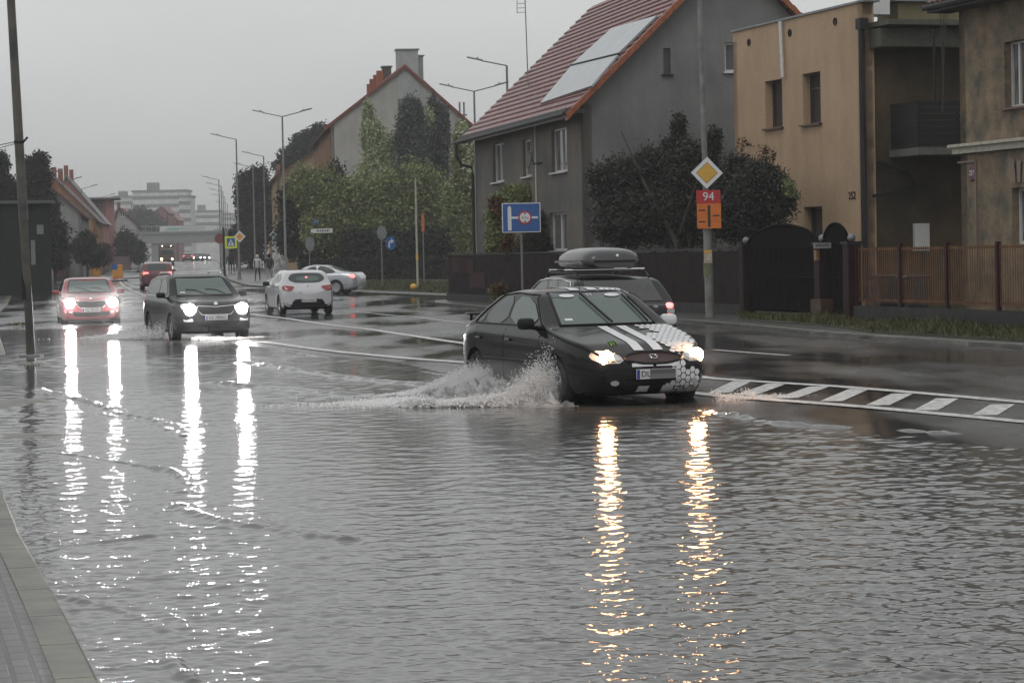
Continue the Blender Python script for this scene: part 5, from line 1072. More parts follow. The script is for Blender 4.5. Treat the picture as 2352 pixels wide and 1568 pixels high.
def plant(name, label, base, blobs, leaf, m, cat='tree', trunk=.15, seed=1, group=None, limbs=6, extra=None):
    """base: world point; blobs in photo columns (u, v, D, half width px, half height px, leaves)"""
    root = empty(name, base, 0, label, cat, group); b = Vector(base); W = []
    for (u, v, D, ru, rv, n) in blobs: p = PD(u, v, D); k = D/FPX; W.append(((p.x-b.x, p.y-b.y, p.z-b.z), (ru*k, ru*k*.8, rv*k), n))
    W = [(a_,b_3,int(n_*(2.5 if cat == 'shrub' else 3.0 if m in (LM['pale'],LM['mid'],LM['grey']) else 1.9))) for a_,b_3,n_ in W]; leaf *= (.52 if m in (LM['pale'],LM['mid'],LM['grey']) and cat == 'tree' else .68)
    fe = m in (LM['pale'], LM['mid'], LM['grey']) and cat == 'tree'
    raw('crown', leaves(W, leaf, seed, fe), np.arange(4*sum(w[2] for w in W)).reshape(-1,4), m, root)
    if extra: 
        for (mm_, bl) in extra:
            W2 = []
            for (u, v, D, ru, rv, n) in bl: p = PD(u, v, D); k = D/FPX; W2.append(((p.x-b.x, p.y-b.y, p.z-b.z), (ru*k, ru*k*.8, rv*k), n))
            raw('crown', leaves(W2, leaf, seed+50, fe), np.arange(4*sum(w[2] for w in W2)).reshape(-1,4), mm_, root)
    rr = random.Random(seed); mb = MB(); top = max(w[0][2] for w in W); 
    mb.tube([(0,0,-.2),(rr.uniform(-.1,.1),0,top*.35),(W[0][0][0]*.6,W[0][0][1]*.6,top*.7),(W[0][0][0],W[0][0][1],top*1.0)], [trunk,trunk*.8,trunk*.5,trunk*.12], 8)
    for w in W[:8]:
        for _ in range(max(1,limbs//len(W)+1)):
            z0 = w[0][2]*rr.uniform(.2,.5); q = (w[0][0]+w[1][0]*rr.uniform(-.7,.7), w[0][1]+w[1][1]*rr.uniform(-.7,.7), w[0][2]+w[1][2]*rr.uniform(-.3,.8)); mb.tube([(0,0,z0),(q[0]*.5,q[1]*.5,(z0+q[2])*.5),q],[trunk*.4,trunk*.25,.01],5)
    mb.build('trunk', M['bark'], root, True); return root
def gbase(u, D, z=None): return Vector((PX(u,D), D, (rise(D)+.08) if z is None else z))
plant('tree', 'pale green tree leaning left with a pointed top, in front of the tall gable', gbase(860,172), [(846,262,170,9,26,900),(852,310,170,22,34,2200),(872,350,170,30,40,2600),(868,410,170,46,46,4200),(830,440,170,36,32,2000),(880,480,170,50,50,3000)], .24, LM['pale'], seed=3, trunk=.2)
plant('tree', 'dark upright tree with a rounded top, middle of the group by the tall gable', gbase(945,170), [(942,268,169,27,34,3000),(948,320,169,38,46,4200),(950,385,169,40,46,4000),(944,250,169,16,16,700)], .22, LM['grey'], seed=4, trunk=.2)
plant('tree', 'dark twin-topped tree, right of the rounded one by the tall gable', gbase(1005,172), [(996,250,171,12,24,900),(1018,270,171,11,26,900),(1005,310,171,27,40,3000),(1000,370,171,34,44,3400)], .22, LM['grey'], seed=5, trunk=.2, extra=[(LM['pale'],[(985,280,170.5,10,30,700)])])
plant('tree', 'broad mid-green tree filling the middle of the roadside group', gbase(930,166), [(900,470,165,60,60,5200),(960,450,165,60,66,5200),(1000,500,165,55,60,4400),(860,530,165,60,44,3600),(940,540,165,70,40,4000)], .24, LM['mid'], seed=6, trunk=.22)
plant('tree', 'light green bushy tree touching the drainpipe of the red-roofed house', gbase(1070,160), [(1062,330,158,16,44,1700),(1075,400,158,34,60,4600),(1060,470,158,42,60,4400),(1085,530,158,40,60,4000),(1096,440,158,16,60,1500)], .22, LM['mid'], seed=7, trunk=.18, extra=[(LM['pale'],[(1062,310,157,12,28,700),(1085,390,157,20,40,900)])])
plant('tree', 'mid-green spreading tree at the left of the roadside group', gbase(760,166), [(740,450,165,50,44,4000),(800,470,165,50,44,4000),(760,520,165,70,44,4800),(700,430,165,40,30,2200)], .24, LM['mid'], seed=8, trunk=.2, extra=[(LM['dark'],[(770,410,166,26,30,1800)])])
plant('tree', 'dark low tree behind the poster column', gbase(690,170), [(680,470,168,32,50,3200),(675,540,168,34,50,3600),(720,560,168,50,36,3600),(780,570,168,60,28,3400)], .24, LM['dark'], seed=9, trunk=.2)
plant('shrub', 'long dark undergrowth below the roadside trees', gbase(930,164), [(840,565,163,50,32,3600),(910,570,163,50,30,3600),(980,565,163,50,34,3600),(1050,570,163,50,36,3600),(1110,560,163,30,40,2000)], .22, LM['dark'], 'shrub', seed=10, trunk=.1)
plant('tree', 'tall dark columnar tree left of the cream-orange house', gbase(580,250), [(566,430,250,18,38,2400),(592,425,250,22,36,2600),(575,490,250,24,50,3600),(600,500,250,20,60,3200),(580,560,250,30,50,3600),(552,450,250,10,20,500)], .3, LM['dark'], seed=11, trunk=.3)
plant('tree', 'small dark tree at the kerb just right of the far lamp posts', gbase(545,262), [(545,540,262,14,26,1200),(548,575,262,16,26,1200)], .3, LM['dark'], seed=12, trunk=.15)
plant('tree', 'round dark tree rising behind the rust-red roof', gbase(705,275), [(735,310,275,22,24,1800),(705,335,275,34,30,3000),(680,365,275,34,24,2400),(650,380,275,20,14,900),(745,350,275,24,40,2000)], .32, LM['dark'], seed=13, trunk=.3)
plant('tree', 'dark ragged conifer at the far left edge', gbase(8,165), [(4,380,165,12,26,1100),(6,430,165,24,34,2400),(28,445,165,14,20,800),(-30,420,165,30,50,2000)], .2, LM['dark'], seed=14, trunk=.2)
plant('tree', 'dark two-peaked conifer above the dark shed', gbase(82,165), [(92,375,165,12,24,1300),(68,385,165,10,22,1000),(84,420,165,28,44,4200),(60,450,165,20,24,1400),(95,470,165,26,40,2400)], .2, LM['dark'], seed=15, trunk=.2)
plant('shrub', 'dark bush between the shed and the off-white house', gbase(125,172), [(108,500,172,16,60,2600),(122,545,172,26,50,3200),(128,590,172,26,24,1600)], .22, LM['dark'], 'shrub', seed=16, trunk=.1)
plant('shrub', 'dark bush in front of the off-white house wall', gbase(200,192), [(192,575,192,26,26,2200),(215,585,192,20,22,1600),(200,550,192,12,20,700)], .22, LM['dark'], 'shrub', seed=17, trunk=.1)
plant('shrub', 'dull red-leaved bush by the pink house wall', gbase(236,240), [(236,585,240,16,22,1400)], .25, mat('red_leaves',(.12,.05,.05),.7,noise=.4), 'shrub', seed=18, trunk=.08)
plant('tree', 'dark green tree between the white house and the bridge', gbase(292,300), [(290,565,300,24,34,2600),(318,580,300,16,22,1200)], .3, LM['dark'], seed=19, trunk=.2)
plant('tree', 'hazy dark tree beside the red roofs beyond the bridge', gbase(330,620), [(325,500,620,26,26,1600),(355,515,620,24,18,900)], .6, LM['dark'], seed=20, trunk=.3)
gz = .12
plant('shrub', 'huge dark shrub with two spires against the grey gable wall', gbase(1560,75,gz), [(1430,430,77,62,60,6500),(1500,400,77,62,56,6500),(1560,360,77,36,44,3400),(1561,300,77,13,40,900),(1600,400,76,62,66,7000),(1440,510,76,75,56,6500),(1560,500,76,80,70,7500),(1640,330,74,12,40,800),(1380,420,77,26,40,1500)], .085, LM['shrub'], 'shrub', seed=21, trunk=.12)
plant('shrub', 'large dark round shrub in front of the ochre wall, with a few brown twigs', gbase(1710,69,gz), [(1690,420,70,52,60,6000),(1745,440,68.5,58,66,6500),(1700,500,69,70,56,6000),(1790,460,68,34,50,2600)], .08, LM['shrub'], 'shrub', seed=22, trunk=.12, extra=[(LM['rust'],[(1765,350,68,20,18,150),(1712,335,69,14,12,90)]),(LM['mid'],[(1815,430,67,12,26,260)])])
plant('shrub', 'green and rust creeper climbing at the corner of the red-roofed house', gbase(1165,88.5,gz), [(1185,450,88,30,22,1500),(1150,500,88,24,56,2200),(1140,560,88,26,28,1400)], .1, LM['mid'], 'shrub', seed=23, trunk=.05, extra=[(LM['rust'],[(1140,470,87.6,14,30,700),(1165,560,87.6,20,26,600)])])
plant('shrub', 'dark pointed conifer shrub behind the blue road sign', gbase(1230,85,gz), [(1238,520,85,14,36,1200),(1232,560,85,34,30,2600),(1215,585,85,46,20,2000)], .07, LM['dark'], 'shrub', seed=24, trunk=.05)
plant('shrub', 'yellow-green weed clump on the pavement below the fence corner', gbase(1147,85,.09), [(1145,668,85,15,17,900)], .07, LM['rust'], 'plant', seed=25, trunk=.02, extra=[(LM['mid'],[(1138,672,85,14,15,500)])])
plant('shrub', 'leafy branch end hanging over the roof at the upper right', Vector((PX(2170,64),64,5.5)), [(2168,8,64,14,14,260)], .07, LM['shrub'], 'branch', seed=26, trunk=.03)
# clipped hedge as a real block of leaves
hb = gbase(700,160); he = gbase(1036,150); hr = empty('hedge', ((hb.x+he.x)/2,(hb.y+he.y)/2,hb.z), math.atan2(he.y-hb.y,he.x-hb.x), 'long clipped dark hedge behind the mown grass strip', 'hedge'); hl_ = (he-hb).length
r_h = np.random.default_rng(4); n = 17000; P = np.stack([r_h.uniform(-hl_/2,hl_/2,n), r_h.normal(0,.5,n).clip(-.55,.55), r_h.uniform(.0,1.22,n)+.05*r_h.normal(size=n)],1); P[:n//3,2] = 1.2+.06*r_h.normal(size=n//3)
a_ = r_h.normal(size=(n,3)); a_ /= np.linalg.norm(a_,axis=1)[:,None]; b_h = np.cross(a_, r_h.normal(size=(n,3))); b_h /= np.linalg.norm(b_h,axis=1)[:,None]; s_ = .11*r_h.uniform(.5,1.3,n)[:,None]
raw('foliage', np.stack([P-a_*s_,P-b_h*s_*.5,P+a_*s_,P+b_h*s_*.5],1).reshape(-1,3), np.arange(4*n).reshape(-1,4), LM['dark'], hr)
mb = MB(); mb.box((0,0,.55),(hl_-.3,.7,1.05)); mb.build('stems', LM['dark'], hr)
# ---------------------------------------------------------------- boundary fences
fdm = mat('dark_stained_boards', (.010,.008,.008), .7, spec=.12, noise=.4, nscale=2.5, bump=.3, c2=(.02,.011,.011)); post_m = mat('maroon_post', (.03,.008,.01), .6, spec=.15, noise=.3); slat_m = mat('brown_slats', (.09,.038,.012), .5, spec=.2, noise=.35, nscale=3, c2=(.13,.06,.02)); base_m = mat('dark_plinth', (.03,.03,.03), .6, spec=.2, noise=.35, nscale=3, bump=.4)
def fence_root(name, label, s0, cat='fence'):
    x, y = FP(s0); return empty(name, (x,y,rise(y)+.09), math.atan2(FD.y,FD.x), label, cat)
sA, sB = fs_at(1712)-.1, fs_at(1900); TOP = 1.72
fr = fence_root('fence', 'long dark board fence with maroon stains in front of the red-roofed house', 0)
mb = MB(); 
i = 0
while i*.14 < sA-.1: mb.box((.07+i*.14,0,.25+(TOP-.3)/2+.02),(.125,.025,TOP-.32)); i += 1
mb.build('boards', fdm, fr); mb = MB(); mb.box((sA/2,.03,TOP+.02),(sA,.07,.06)); mb.box((sA/2,.06,.6),(sA,.04,.08)); mb.build('rail', M['dark'], fr)
mb = MB(); mb.box((sA/2,0,.12),(sA,.2,.3)); mb.build('plinth', base_m, fr)
for s_ in np.arange(0, sA, 2.6): mb = MB(); mb.box((s_,.06,TOP/2),(.08,.08,TOP+.04)); mb.build('post', M['dark'], fr)
for s_, c in ((fs_at(1075),1.3),(fs_at(1100),.8),(fs_at(1060),1.35)): mb = MB(); mb.box((s_,-.02,c),(2.2,.02,.55)); o = mb.build('maroon_board', post_m, fr)
# side-street return of the fence
x, y = FP(0); f2 = empty('fence', (x,y,.09), math.atan2(FN.y,FN.x), 'dark board fence turning the corner into the side street', 'fence'); mb = MB()
for i in range(110): mb.box((.07+i*.14,0,.9),(.125,.025,1.6))
mb.build('boards', fdm, f2); mb = MB(); mb.box((7.7,0,.12),(15.4,.2,.3)); mb.build('plinth', base_m, f2)
# arched driveway gate
gs0, gs1, gs2 = fs_at(1722), fs_at(1893), fs_at(1958); x, y = FP(gs0); gt = empty('gate', (x,y,.1), math.atan2(FD.y,FD.x), 'dark arched double gate between maroon posts', 'gate')
gdm = mat('near_black_boards', (.008,.007,.007), .9, spec=.05, noise=.3)
def arch(w, h, rise_, n=16): return [(0,.12),(w,.12)]+[(w/2+w/2*math.cos(math.pi*i/n), h+rise_*math.sin(math.pi*i/n)) for i in range(n+1)]
for nm, s0, s1, hh, rr in (('gate_leaf',0,gs1-gs0-.1,1.72,.58),('wicket_leaf',gs1-gs0+.1,gs2-gs0-.1,1.78,.5)):
    mb = MB(); mb.prism(arch(s1-s0,hh,rr),-.02,.02,Matrix.Translation((s0,0,0))); lf_ = mb.build(nm, gdm, gt)
    mb = MB(); pts = [(s0+a,-.03,b) for a,b in arch(s1-s0,hh,rr)[2:]]; mb.tube(pts,.03,6); mb.tube([(s0,-.03,.2),(s1,-.03,.2)],.03,6); mb.tube([(s0,-.03,1.0),(s1,-.03,1.0)],.02,6)
    for i in range(1,int((s1-s0)/.16)): mb.tube([(s0+i*.16,-.03,.15),(s0+i*.16,-.03,hh)],.012,5)
    mb.build('arch_bars', gdm, lf_, True)
for i, s_ in enumerate((gs0-.12, gs1, gs2+.05)):
    x, y = FP(s_); pp = empty('gate_post', (x,y,.08), math.atan2(FD.y,FD.x), ('maroon gate post at the left end of the arched gate','maroon gate post with a ball top and name board, left of the slatted fence','maroon gate post with a ball top where the slatted fence begins')[i], 'gate post', 'gate posts')
    mb = MB(); mb.box((0,0,.9),(.34,.34,1.8),bev=.02); mb.build('pillar', mat('maroon_pillar',(.024,.008,.01),.6,spec=.15,noise=.35,nscale=3,bump=.2), pp); mb = MB(); mb.box((0,0,1.83),(.42,.42,.07)); mb.build('cap', M['dark'], pp); mb = MB(); mb.sphere((0,0,1.95),.10,14); mb.build('ball', M['signback'], pp, True)
    if i == 1: mb = MB(); mb.box((.45,-.2,1.78),(1.0,.03,.13)); mb.build('name_board', M['pole'], pp); mb = MB(); mb.box((.5,-.225,1.79),(.8,.01,.07)); mb.build('lettering', M['ink'], pp); mb = MB(); mb.box((.1,-.2,1.55),(.16,.08,.24)); mb.build('bell_box', mat('brass_box',(.2,.12,.05),.4), pp)
    if i == 1: mb = MB(); mb.box((.35,-.15,.25),(.6,.4,.5)); mb.build('meter_box', mat('rusty_box',(.05,.022,.012),.6,noise=.4), pp)
# slatted fence with gaps
s0 = gs2+.35; s1 = s0+14; fr = fence_root('fence', 'brown slatted metal fence on a concrete plinth, right of the gate', s0)
mb = MB(); mb.box((7,0,.13),(14,.22,.45)); mb.build('plinth', base_m, fr)
bays = 6; bw2 = 14/bays
for b in range(bays):
    mb = MB(); i = 0
    while .08+i*.11 < bw2-.05: mb.box((b*bw2+.08+i*.11,0,(.42+TOP)/2),(.032,.008,TOP-.44)); i += 1
    mb.box((b*bw2+bw2/2,.02,.5),(bw2,.03,.05)); mb.box((b*bw2+bw2/2,.02,TOP-.06),(bw2,.03,.05)); mb.build('slat_panel', slat_m, fr)
for b in range(bays+1): mb = MB(); mb.box((b*bw2,0,.95),(.09,.09,1.65)); mb.build('post', post_m, fr)
def bin_(u, D, label):
    r = empty('wheelie_bin', gbase(u,D,.12), R(10), label, 'bin', 'bins behind the slatted fence'); mb = MB(); bm_ = mat('bin_plastic',(.03,.035,.04),.4)
    mb.add([(-.22,-.25,.05),(.22,-.25,.05),(.22,.2,.05),(-.22,.2,.05),(-.28,-.33,.95),(.28,-.33,.95),(.28,.33,.95),(-.28,.33,.95)],[(0,1,2,3),(4,5,6,7),(0,1,5,4),(1,2,6,5),(2,3,7,6),(3,0,4,7)]); mb.build('bin_body', bm_, r)
    mb = MB(); mb.box((0,0,1.0),(.6,.72,.08),bev=.03); mb.build('lid', bm_, r)
    for sx in (-1,1): mb = MB(); mb.lathe([(.04,-.03),(.1,-.03),(.1,.03),(.04,.03)],14,Matrix.Translation((sx*.25,.3,.1)) @ Matrix.Rotation(R(90),4,'Y')); mb.build('wheel', M['rubber'], r)
bin_(2035, 56.2, 'dark wheelie bin behind the slatted fence, nearer the gate'); bin_(2098, 54.6, 'dark wheelie bin behind the slatted fence, farther from the gate')
# left fence: maroon panels
for (u0,D0,u1,D1,lab) in ((2,148,44,158,'maroon board fence panel left of the near grey pole'),(62,163,108,176,'maroon board fence panel right of the near grey pole'),(128,183,178,206,'maroon board fence farther along the left pavement'),(215,235,300,300,'brownish low fence below the pink and white houses')):
    a_, b_3 = gbase(u0,D0), gbase(u1,D1); d = b_3-a_; Lf = d.length; r = empty('fence', a_, math.atan2(d.y,d.x), lab, 'fence'); mb = MB(); n = int(Lf/.2)
    for i in range(n): mb.box((i*Lf/n+.08,0,.85),(.16,.03,1.6))
    mb.build('boards', mat('maroon_boards',(.10,.02,.03),.6,noise=.3,nscale=1), r); mb = MB(); mb.box((Lf/2,.03,.1),(Lf,.15,.3)); mb.build('plinth', base_m, r)
    for i in range(int(Lf/3)+1): mb = MB(); mb.box((i*3,.06,.9),(.1,.1,1.8)); mb.build('post', M['dark'], r)
# ---------------------------------------------------------------- street lamps
def lamp(u, D, vtop, label, arms=(-1,), base=None, group='street lamps along the road', m=None, scale=1):
    b = gbase(u, D, base); top = PD(u, vtop, D).z-b.z; a = math.atan2(-.13,.99); r = empty('street_lamp', b, a, label, 'street lamp', group); m = m or M['pole']
    mb = MB(); mb.tube([(0,0,0),(0,0,1.2),(0,0,1.25),(0,0,top)],[.11,.10,.08,.05],10); mb.build('pole', m, r, True); mb = MB(); mb.lathe([(.17,0),(.17,.06),(.12,.25),(.1,.25)],10); mb.build('base_collar', m, r)
    for s_ in arms:
        mb = MB(); mb.tube([(0,0,top),(s_*1.15*scale,0,top+.26*scale)],.032,6); mb.build('arm', m, r, True)
        mb = MB(); c = Vector((s_*1.45*scale,0,top+.36*scale)); Mx = Matrix.Translation(c) @ Matrix.Rotation(-s_*R(13),4,'Y'); mb.box((0,0,0),(.72*scale,.26,.07),Mx,bev=.03); mb.box((-s_*.12,0,.06),(.08,.06,.07),Mx); mb.build('lantern', M['steel'], r)
    return r
lamp(656,146,268,'double-armed street lamp in front of the poster column',(-1,1)); lamp(1097,126,210,'double-armed street lamp rising behind the red-roofed house, left one',(-1,1),.1); lamp(1173,110,151,'single-armed street lamp rising just left of the tiled roof',(-1,),.1)
l1 = lamp(549,172,320,'single-armed street lamp carrying the small priority diamond'); lamp(611,202,359,'single-armed street lamp left of the cream-orange house'); lamp(586,228,384,'single-armed street lamp in front of the tall dark columnar tree')
for i,(u,D,v) in enumerate(((507,258,413),(512,285,427),(516,312,440),(520,340,452),(525,372,468),(531,410,488))): lamp(u,D,v,('nearest lamp of the distant right-hand row','second lamp of the distant right-hand row','third lamp of the distant right-hand row','fourth lamp of the distant right-hand row','fifth lamp of the distant right-hand row','farthest lamp of the distant right-hand row')[i])
for (u,D,v,lab) in ((5,170,340,'street lamp at the left picture edge'),(103,212,403,'street lamp on the left pavement right of the maroon fence panel'),(150,226,418,'street lamp on the left pavement before the off-white house'),(191,262,434,'street lamp on the left pavement before the pink house'),(240,330,452,'faint left-hand street lamp near the white house')): lamp(u,D,v,lab,(1,))
dg_ = empty('x', (0,0,0)); bpy.data.objects.remove(dg_)
def flat(poly, y0, y1, m, name, parent, M4=None): mb = MB(); mb.prism(poly, y0, y1, M4); return mb.build(name, m, parent)
def dia(c, r): return [(c[0]-r,c[1]),(c[0],c[1]-r),(c[0]+r,c[1]),(c[0],c[1]+r)]
def disc(c, r, n=24): return [(c[0]+r*math.cos(2*math.pi*i/n), c[1]+r*math.sin(2*math.pi*i/n)) for i in range(n)]
def rct(x0,z0,x1,z1): return [(x0,z0),(x1,z0),(x1,z1),(x0,z1)]
T4 = lambda rt, dx=0, dz=0: Matrix.Translation((dx,0,dz)) @ Matrix(((1,0,0,0),(0,0,-1,0),(0,1,0,0),(0,0,0,1)))
# small priority diamond on its lamp
zc = PD(564,543,171.6).z-l1.location.z; Ml = Matrix.Rotation(-l1.rotation_euler.z,4,'Z') @ Matrix.Translation((.1,-.14,0)); o = flat(dia((0,zc),.42),-.012,.012,M['white'],'priority_sign',l1,Ml); flat(dia((0,zc),.26),-.02,-.013,mat('amber_sign',(.8,.32,.03),.4),'yellow_centre',o,Ml)
# near left pole, leaning
b = PZ(72,819,-.05); tpv = PD(25,0,46.6); dv = (tpv-b); lp = empty('utility_pole', b, 0, 'thick grey pole leaning left in the near flood water at the left', 'pole'); e_ = dv*(9.2/dv.z)
mb = MB(); mb.tube([(0,0,-.2),(0,0,.0),e_*.3,e_],[.10,.10,.095,.07],14); mb.build('pole', mat('worn_pole',(.13,.135,.145),.4,noise=.25,nscale=2,bump=.3,c2=(.17,.16,.13)), lp, True)
mb = MB(); mb.box((0,0,-.02),(.42,.42,.14),bev=.02); mb.build('concrete_foot', M['concrete'], lp); cl_ = e_*((PD(44,322,46.8).z-b.z)/e_.z); mb = MB(); mb.lathe([(.1,-.03),(.1,.03)],12,Matrix.Translation(cl_)); mb.tube([cl_+Vector((.07,0,-.02)),cl_+Vector((.17,0,.09))],.022,6); mb.build('clamp', M['dark'], lp)
p0_ = e_*.155; mb = MB(); mb.box((p0_.x-.07,p0_.y-.06,p0_.z),(.06,.05,.55)); mb.build('access_cover', M['dark'], lp)
wr = MB(); A_ = b+cl_; wr.tube([A_+Vector((-.1,0,0)), A_+Vector((-.6,-.1,-.1)), A_+Vector((-6,-1,-.9))],.008,5); tag(wr.build('cable', M['dark']), 'thin overhead cable clamped to the leaning grey pole', 'cable')
# right-hand pole with route signs
b = gbase(1629,62,.1); sp = empty('signpost', b, 0, 'tall grey pole with priority diamond, red 94 plate and orange board', 'sign pole'); tv = PD(1605,-40,62)-b
mb = MB(); mb.tube([(0,0,0),tv*.12,tv*.37,tv*.371,tv*1.15],[.12,.115,.095,.075,.05],12); mb.build('pole', M['pole'], sp, True)
def at_(u,v): q = PD(u,v,61.8); return (q.x-b.x, q.z-b.z)
c = at_(1624,397); y_ = -.14; Rt = Matrix.Translation((c[0],0,c[1])) @ Matrix.Rotation(R(2),4,'Y') @ Matrix.Translation((-c[0],0,-c[1]))
o = flat(dia(c,.405),y_-.015,y_,M['white'],'priority_sign',sp,Rt); flat(dia(c,.275),y_-.02,y_-.016,M['dark'],'black_edge',o,Rt); flat(dia(c,.262),y_-.025,y_-.021,M['yellow'],'yellow_centre',o,Rt)
c = at_(1627.5,452); o = flat(rct(c[0]-.305,c[1]-.17,c[0]+.305,c[1]+.17),y_-.015,y_,M['red'],'route_plate',sp); text('94', .30, M['white'], o, Matrix.Translation((c[0],y_-.02,c[1])) @ Matrix(((1,0,0,0),(0,0,-1,0),(0,1,0,0),(0,0,0,1))), 'route_number', .003)
c = at_(1629,496); o = flat(rct(c[0]-.305,c[1]-.315,c[0]+.305,c[1]+.315),y_-.015,y_,M['orange'],'junction_board',sp)
for k_, (x0,z0,x1,z1) in enumerate(((-.035,-.28,.035,.27),(-.26,.13,-.09,.165),(-.26,-.16,-.09,-.125),(.09,-.01,.26,.025))): flat(rct(c[0]+x0,c[1]+z0,c[0]+x1,c[1]+z1),y_-.02,y_-.016,M['ink'],'black_bar',o)
c = at_(1627,590); flat(rct(c[0]-.1,c[1]-.16,c[0]+.1,c[1]+.16),-.125,-.11,mat('paper_notice',(.4,.36,.28),.6,noise=.3,nscale=12),'paper_notice',sp); flat(rct(c[0]-.1,c[1]+.1,c[0]+.1,c[1]+.17),-.135,-.126,M['yellow'],'notice_header',sp)
mb = MB(); q = at_(1628,618); mb.tube([(q[0],0,q[1]-.22),(q[0],0,q[1]+.22)],.118,12); mb.build('faded_wrap', mat('olive_wrap',(.13,.14,.07),.6,noise=.3), sp, True)
# big blue board
b = gbase(1199,81,.09); bp = empty('signpost', b, R(3), 'blue rectangular road sign with a white junction and 3.1 m roundel', 'road sign'); mb = MB(); q = PD(1197,500,81); zc = q.z-b.z; mb.tube([(0,0,0),(0,0,zc+.4)],.04,8); mb.build('post', M['pole'], bp)
o = flat(rct(-.64,zc-.49,.64,zc+.49),-.075,-.05,M['white'],'sign_board',bp); flat(rct(-.61,zc-.46,.61,zc+.46),-.082,-.076,M['blue'],'blue_field',o)
flat([(-.45,zc-.42),(-.33,zc-.42),(-.33,zc+.33),(-.36,zc+.38),(-.39,zc+.40),(-.42,zc+.38),(-.45,zc+.33)],-.09,-.083,M['white'],'white_stem',o); flat(rct(-.33,zc-.035,.55,zc+.035),-.089,-.083,M['white'],'white_branch',o)
rd = flat(disc((.12,zc),.225),-.097,-.091,M['red'],'roundel',o); flat(disc((.12,zc),.175),-.102,-.098,M['white'],'roundel_face',rd)
for s_ in (1,-1): flat([(.12,zc+s_*.09),(.08,zc+s_*.16),(.16,zc+s_*.16)],-.107,-.103,M['ink'],'arrowhead',rd)
text('3,1m', .115, M['ink'], rd, Matrix.Translation((.12,-.107,zc-.005)) @ Matrix(((1,0,0,0),(0,0,-1,0),(0,1,0,0),(0,0,0,1))), 'lettering', .002)
# pedestrian crossing sign
b = gbase(515,186); cs = empty('signpost', b, 0, 'fluorescent-edged pedestrian crossing sign on a dark post', 'road sign'); q = PD(530,556.5,185.8); cx, cz = q.x-b.x, q.z-b.z
mb = MB(); mb.tube([(0,0,0),(0,0,cz+1.1)],.09,8); mb.tube([(0,0,cz),(cx,-.02,cz)],.03,6); mb.build('post', M['dark'], cs); mb = MB(); mb.box((.55,0,cz+.65),(.3,.3,.35)); mb.build('lamp_unit', M['dark'], cs)
o = flat(rct(cx-.46,cz-.46,cx+.46,cz+.46),-.12,-.1,M['lime'],'fluorescent_board',cs); flat(rct(cx-.31,cz-.31,cx+.31,cz+.31),-.13,-.121,M['blue'],'blue_field',o); flat([(cx-.26,cz-.25),(cx+.26,cz-.25),(cx,cz+.25)],-.14,-.131,M['white'],'white_triangle',o)
fg = MB(); fg.sphere((cx+.0,-.145,cz+.07),(.035,.01,.035),8); fg.tube([(cx,-.145,cz+.04),(cx-.01,-.145,cz-.07)],.025,5); fg.tube([(cx-.01,-.145,cz-.07),(cx-.08,-.145,cz-.2)],.018,5); fg.tube([(cx-.01,-.145,cz-.07),(cx+.07,-.145,cz-.2)],.018,5); fg.tube([(cx-.07,-.145,cz-.02),(cx,-.145,cz+.02),(cx+.08,-.145,cz-.04)],.014,5); fg.build('walking_figure', M['ink'], o)
b = gbase(506,200); r_ = empty('signpost', b, 0, 'dull maroon round sign just left of the crossing sign', 'road sign'); q = PD(507,548,200); mb = MB(); mb.tube([(.3,0,0),(.3,0,q.z-b.z+.4)],.04,6); mb.build('post', M['dark'], r_); flat(disc((0,q.z-b.z),.42),-.06,-.04,mat('dull_red',(.2,.05,.05),.5),'disc',r_)
# street name blade, sign backs, arrow
b = gbase(726,146); r_ = empty('signpost', b, 0, 'dark post with a white street name blade', 'street name sign'); q = PD(741,530,146); z_ = q.z-b.z; mb = MB(); mb.tube([(0,0,0),(0,0,z_+.35)],.05,8); mb.build('post', M['dark'], r_); mb = MB(); mb.box((.45,-.06,z_),(1.15,.03,.26)); bl_ = mb.build('name_blade', M['whitep'], r_); mb = MB()
for i in range(8): mb.box((.12+i*.1,-.08,z_),(.055,.01,.11 if i%3 else .15))
mb.build('lettering', M['ink'], bl_); mb = MB(); mb.box((-.2,-.06,z_),(.14,.03,.22)); mb.build('end_blade', M['whitep'], r_); mb = MB(); mb.sphere((.02,0,z_+.5),(.12,.12,.15),8); mb.build('top_fitting', M['blue'], r_)
b = gbase(711,144); r_ = empty('signpost', b, R(55), 'round grey back of a road sign beside the street name post', 'road sign'); z_ = PD(710,560,144).z-b.z; mb = MB(); mb.tube([(0,0,0),(0,0,z_+.3)],.035,6); mb.build('post', M['pole'], r_); flat(disc((0,z_),.42),-.05,-.035,M['signback'],'disc',r_)
b = gbase(877,140); r_ = empty('signpost', b, 0, 'post with a round grey sign back above a blue right-turn arrow sign', 'road sign'); z_ = PD(877,535,140).z-b.z; mb = MB(); mb.tube([(0,0,0),(0,0,z_+.3)],.04,6); mb.build('post', M['pole'], r_)
flat(disc((0,z_),.43,8),-.05,-.035,M['signback'],'sign_back',r_,Matrix.Rotation(R(50),4,'Z')); q = PD(898,558,139.8); cx, cz = q.x-b.x, q.z-b.z; Mr = Matrix.Translation((cx,0,0)) @ Matrix.Rotation(R(-40),4,'Z'); mb = MB(); mb.tube([(0,0,cz+.1),(cx,0,cz+.1)],.02,5); mb.build('bracket', M['pole'], r_)
o = flat(disc((0,cz),.40),-.05,-.035,M['blue'],'arrow_sign',r_,Mr); flat([(-.16,cz-.26),(-.06,cz-.26),(-.06,cz-.02),(.0,cz+.05),(.06,cz+.05),(.06,cz-.05),(.26,cz+.1),(.06,cz+.25),(.06,cz+.15),(-.05,cz+.15),(-.16,cz+.03)],-.06,-.051,M['white'],'white_arrow',o,Mr)
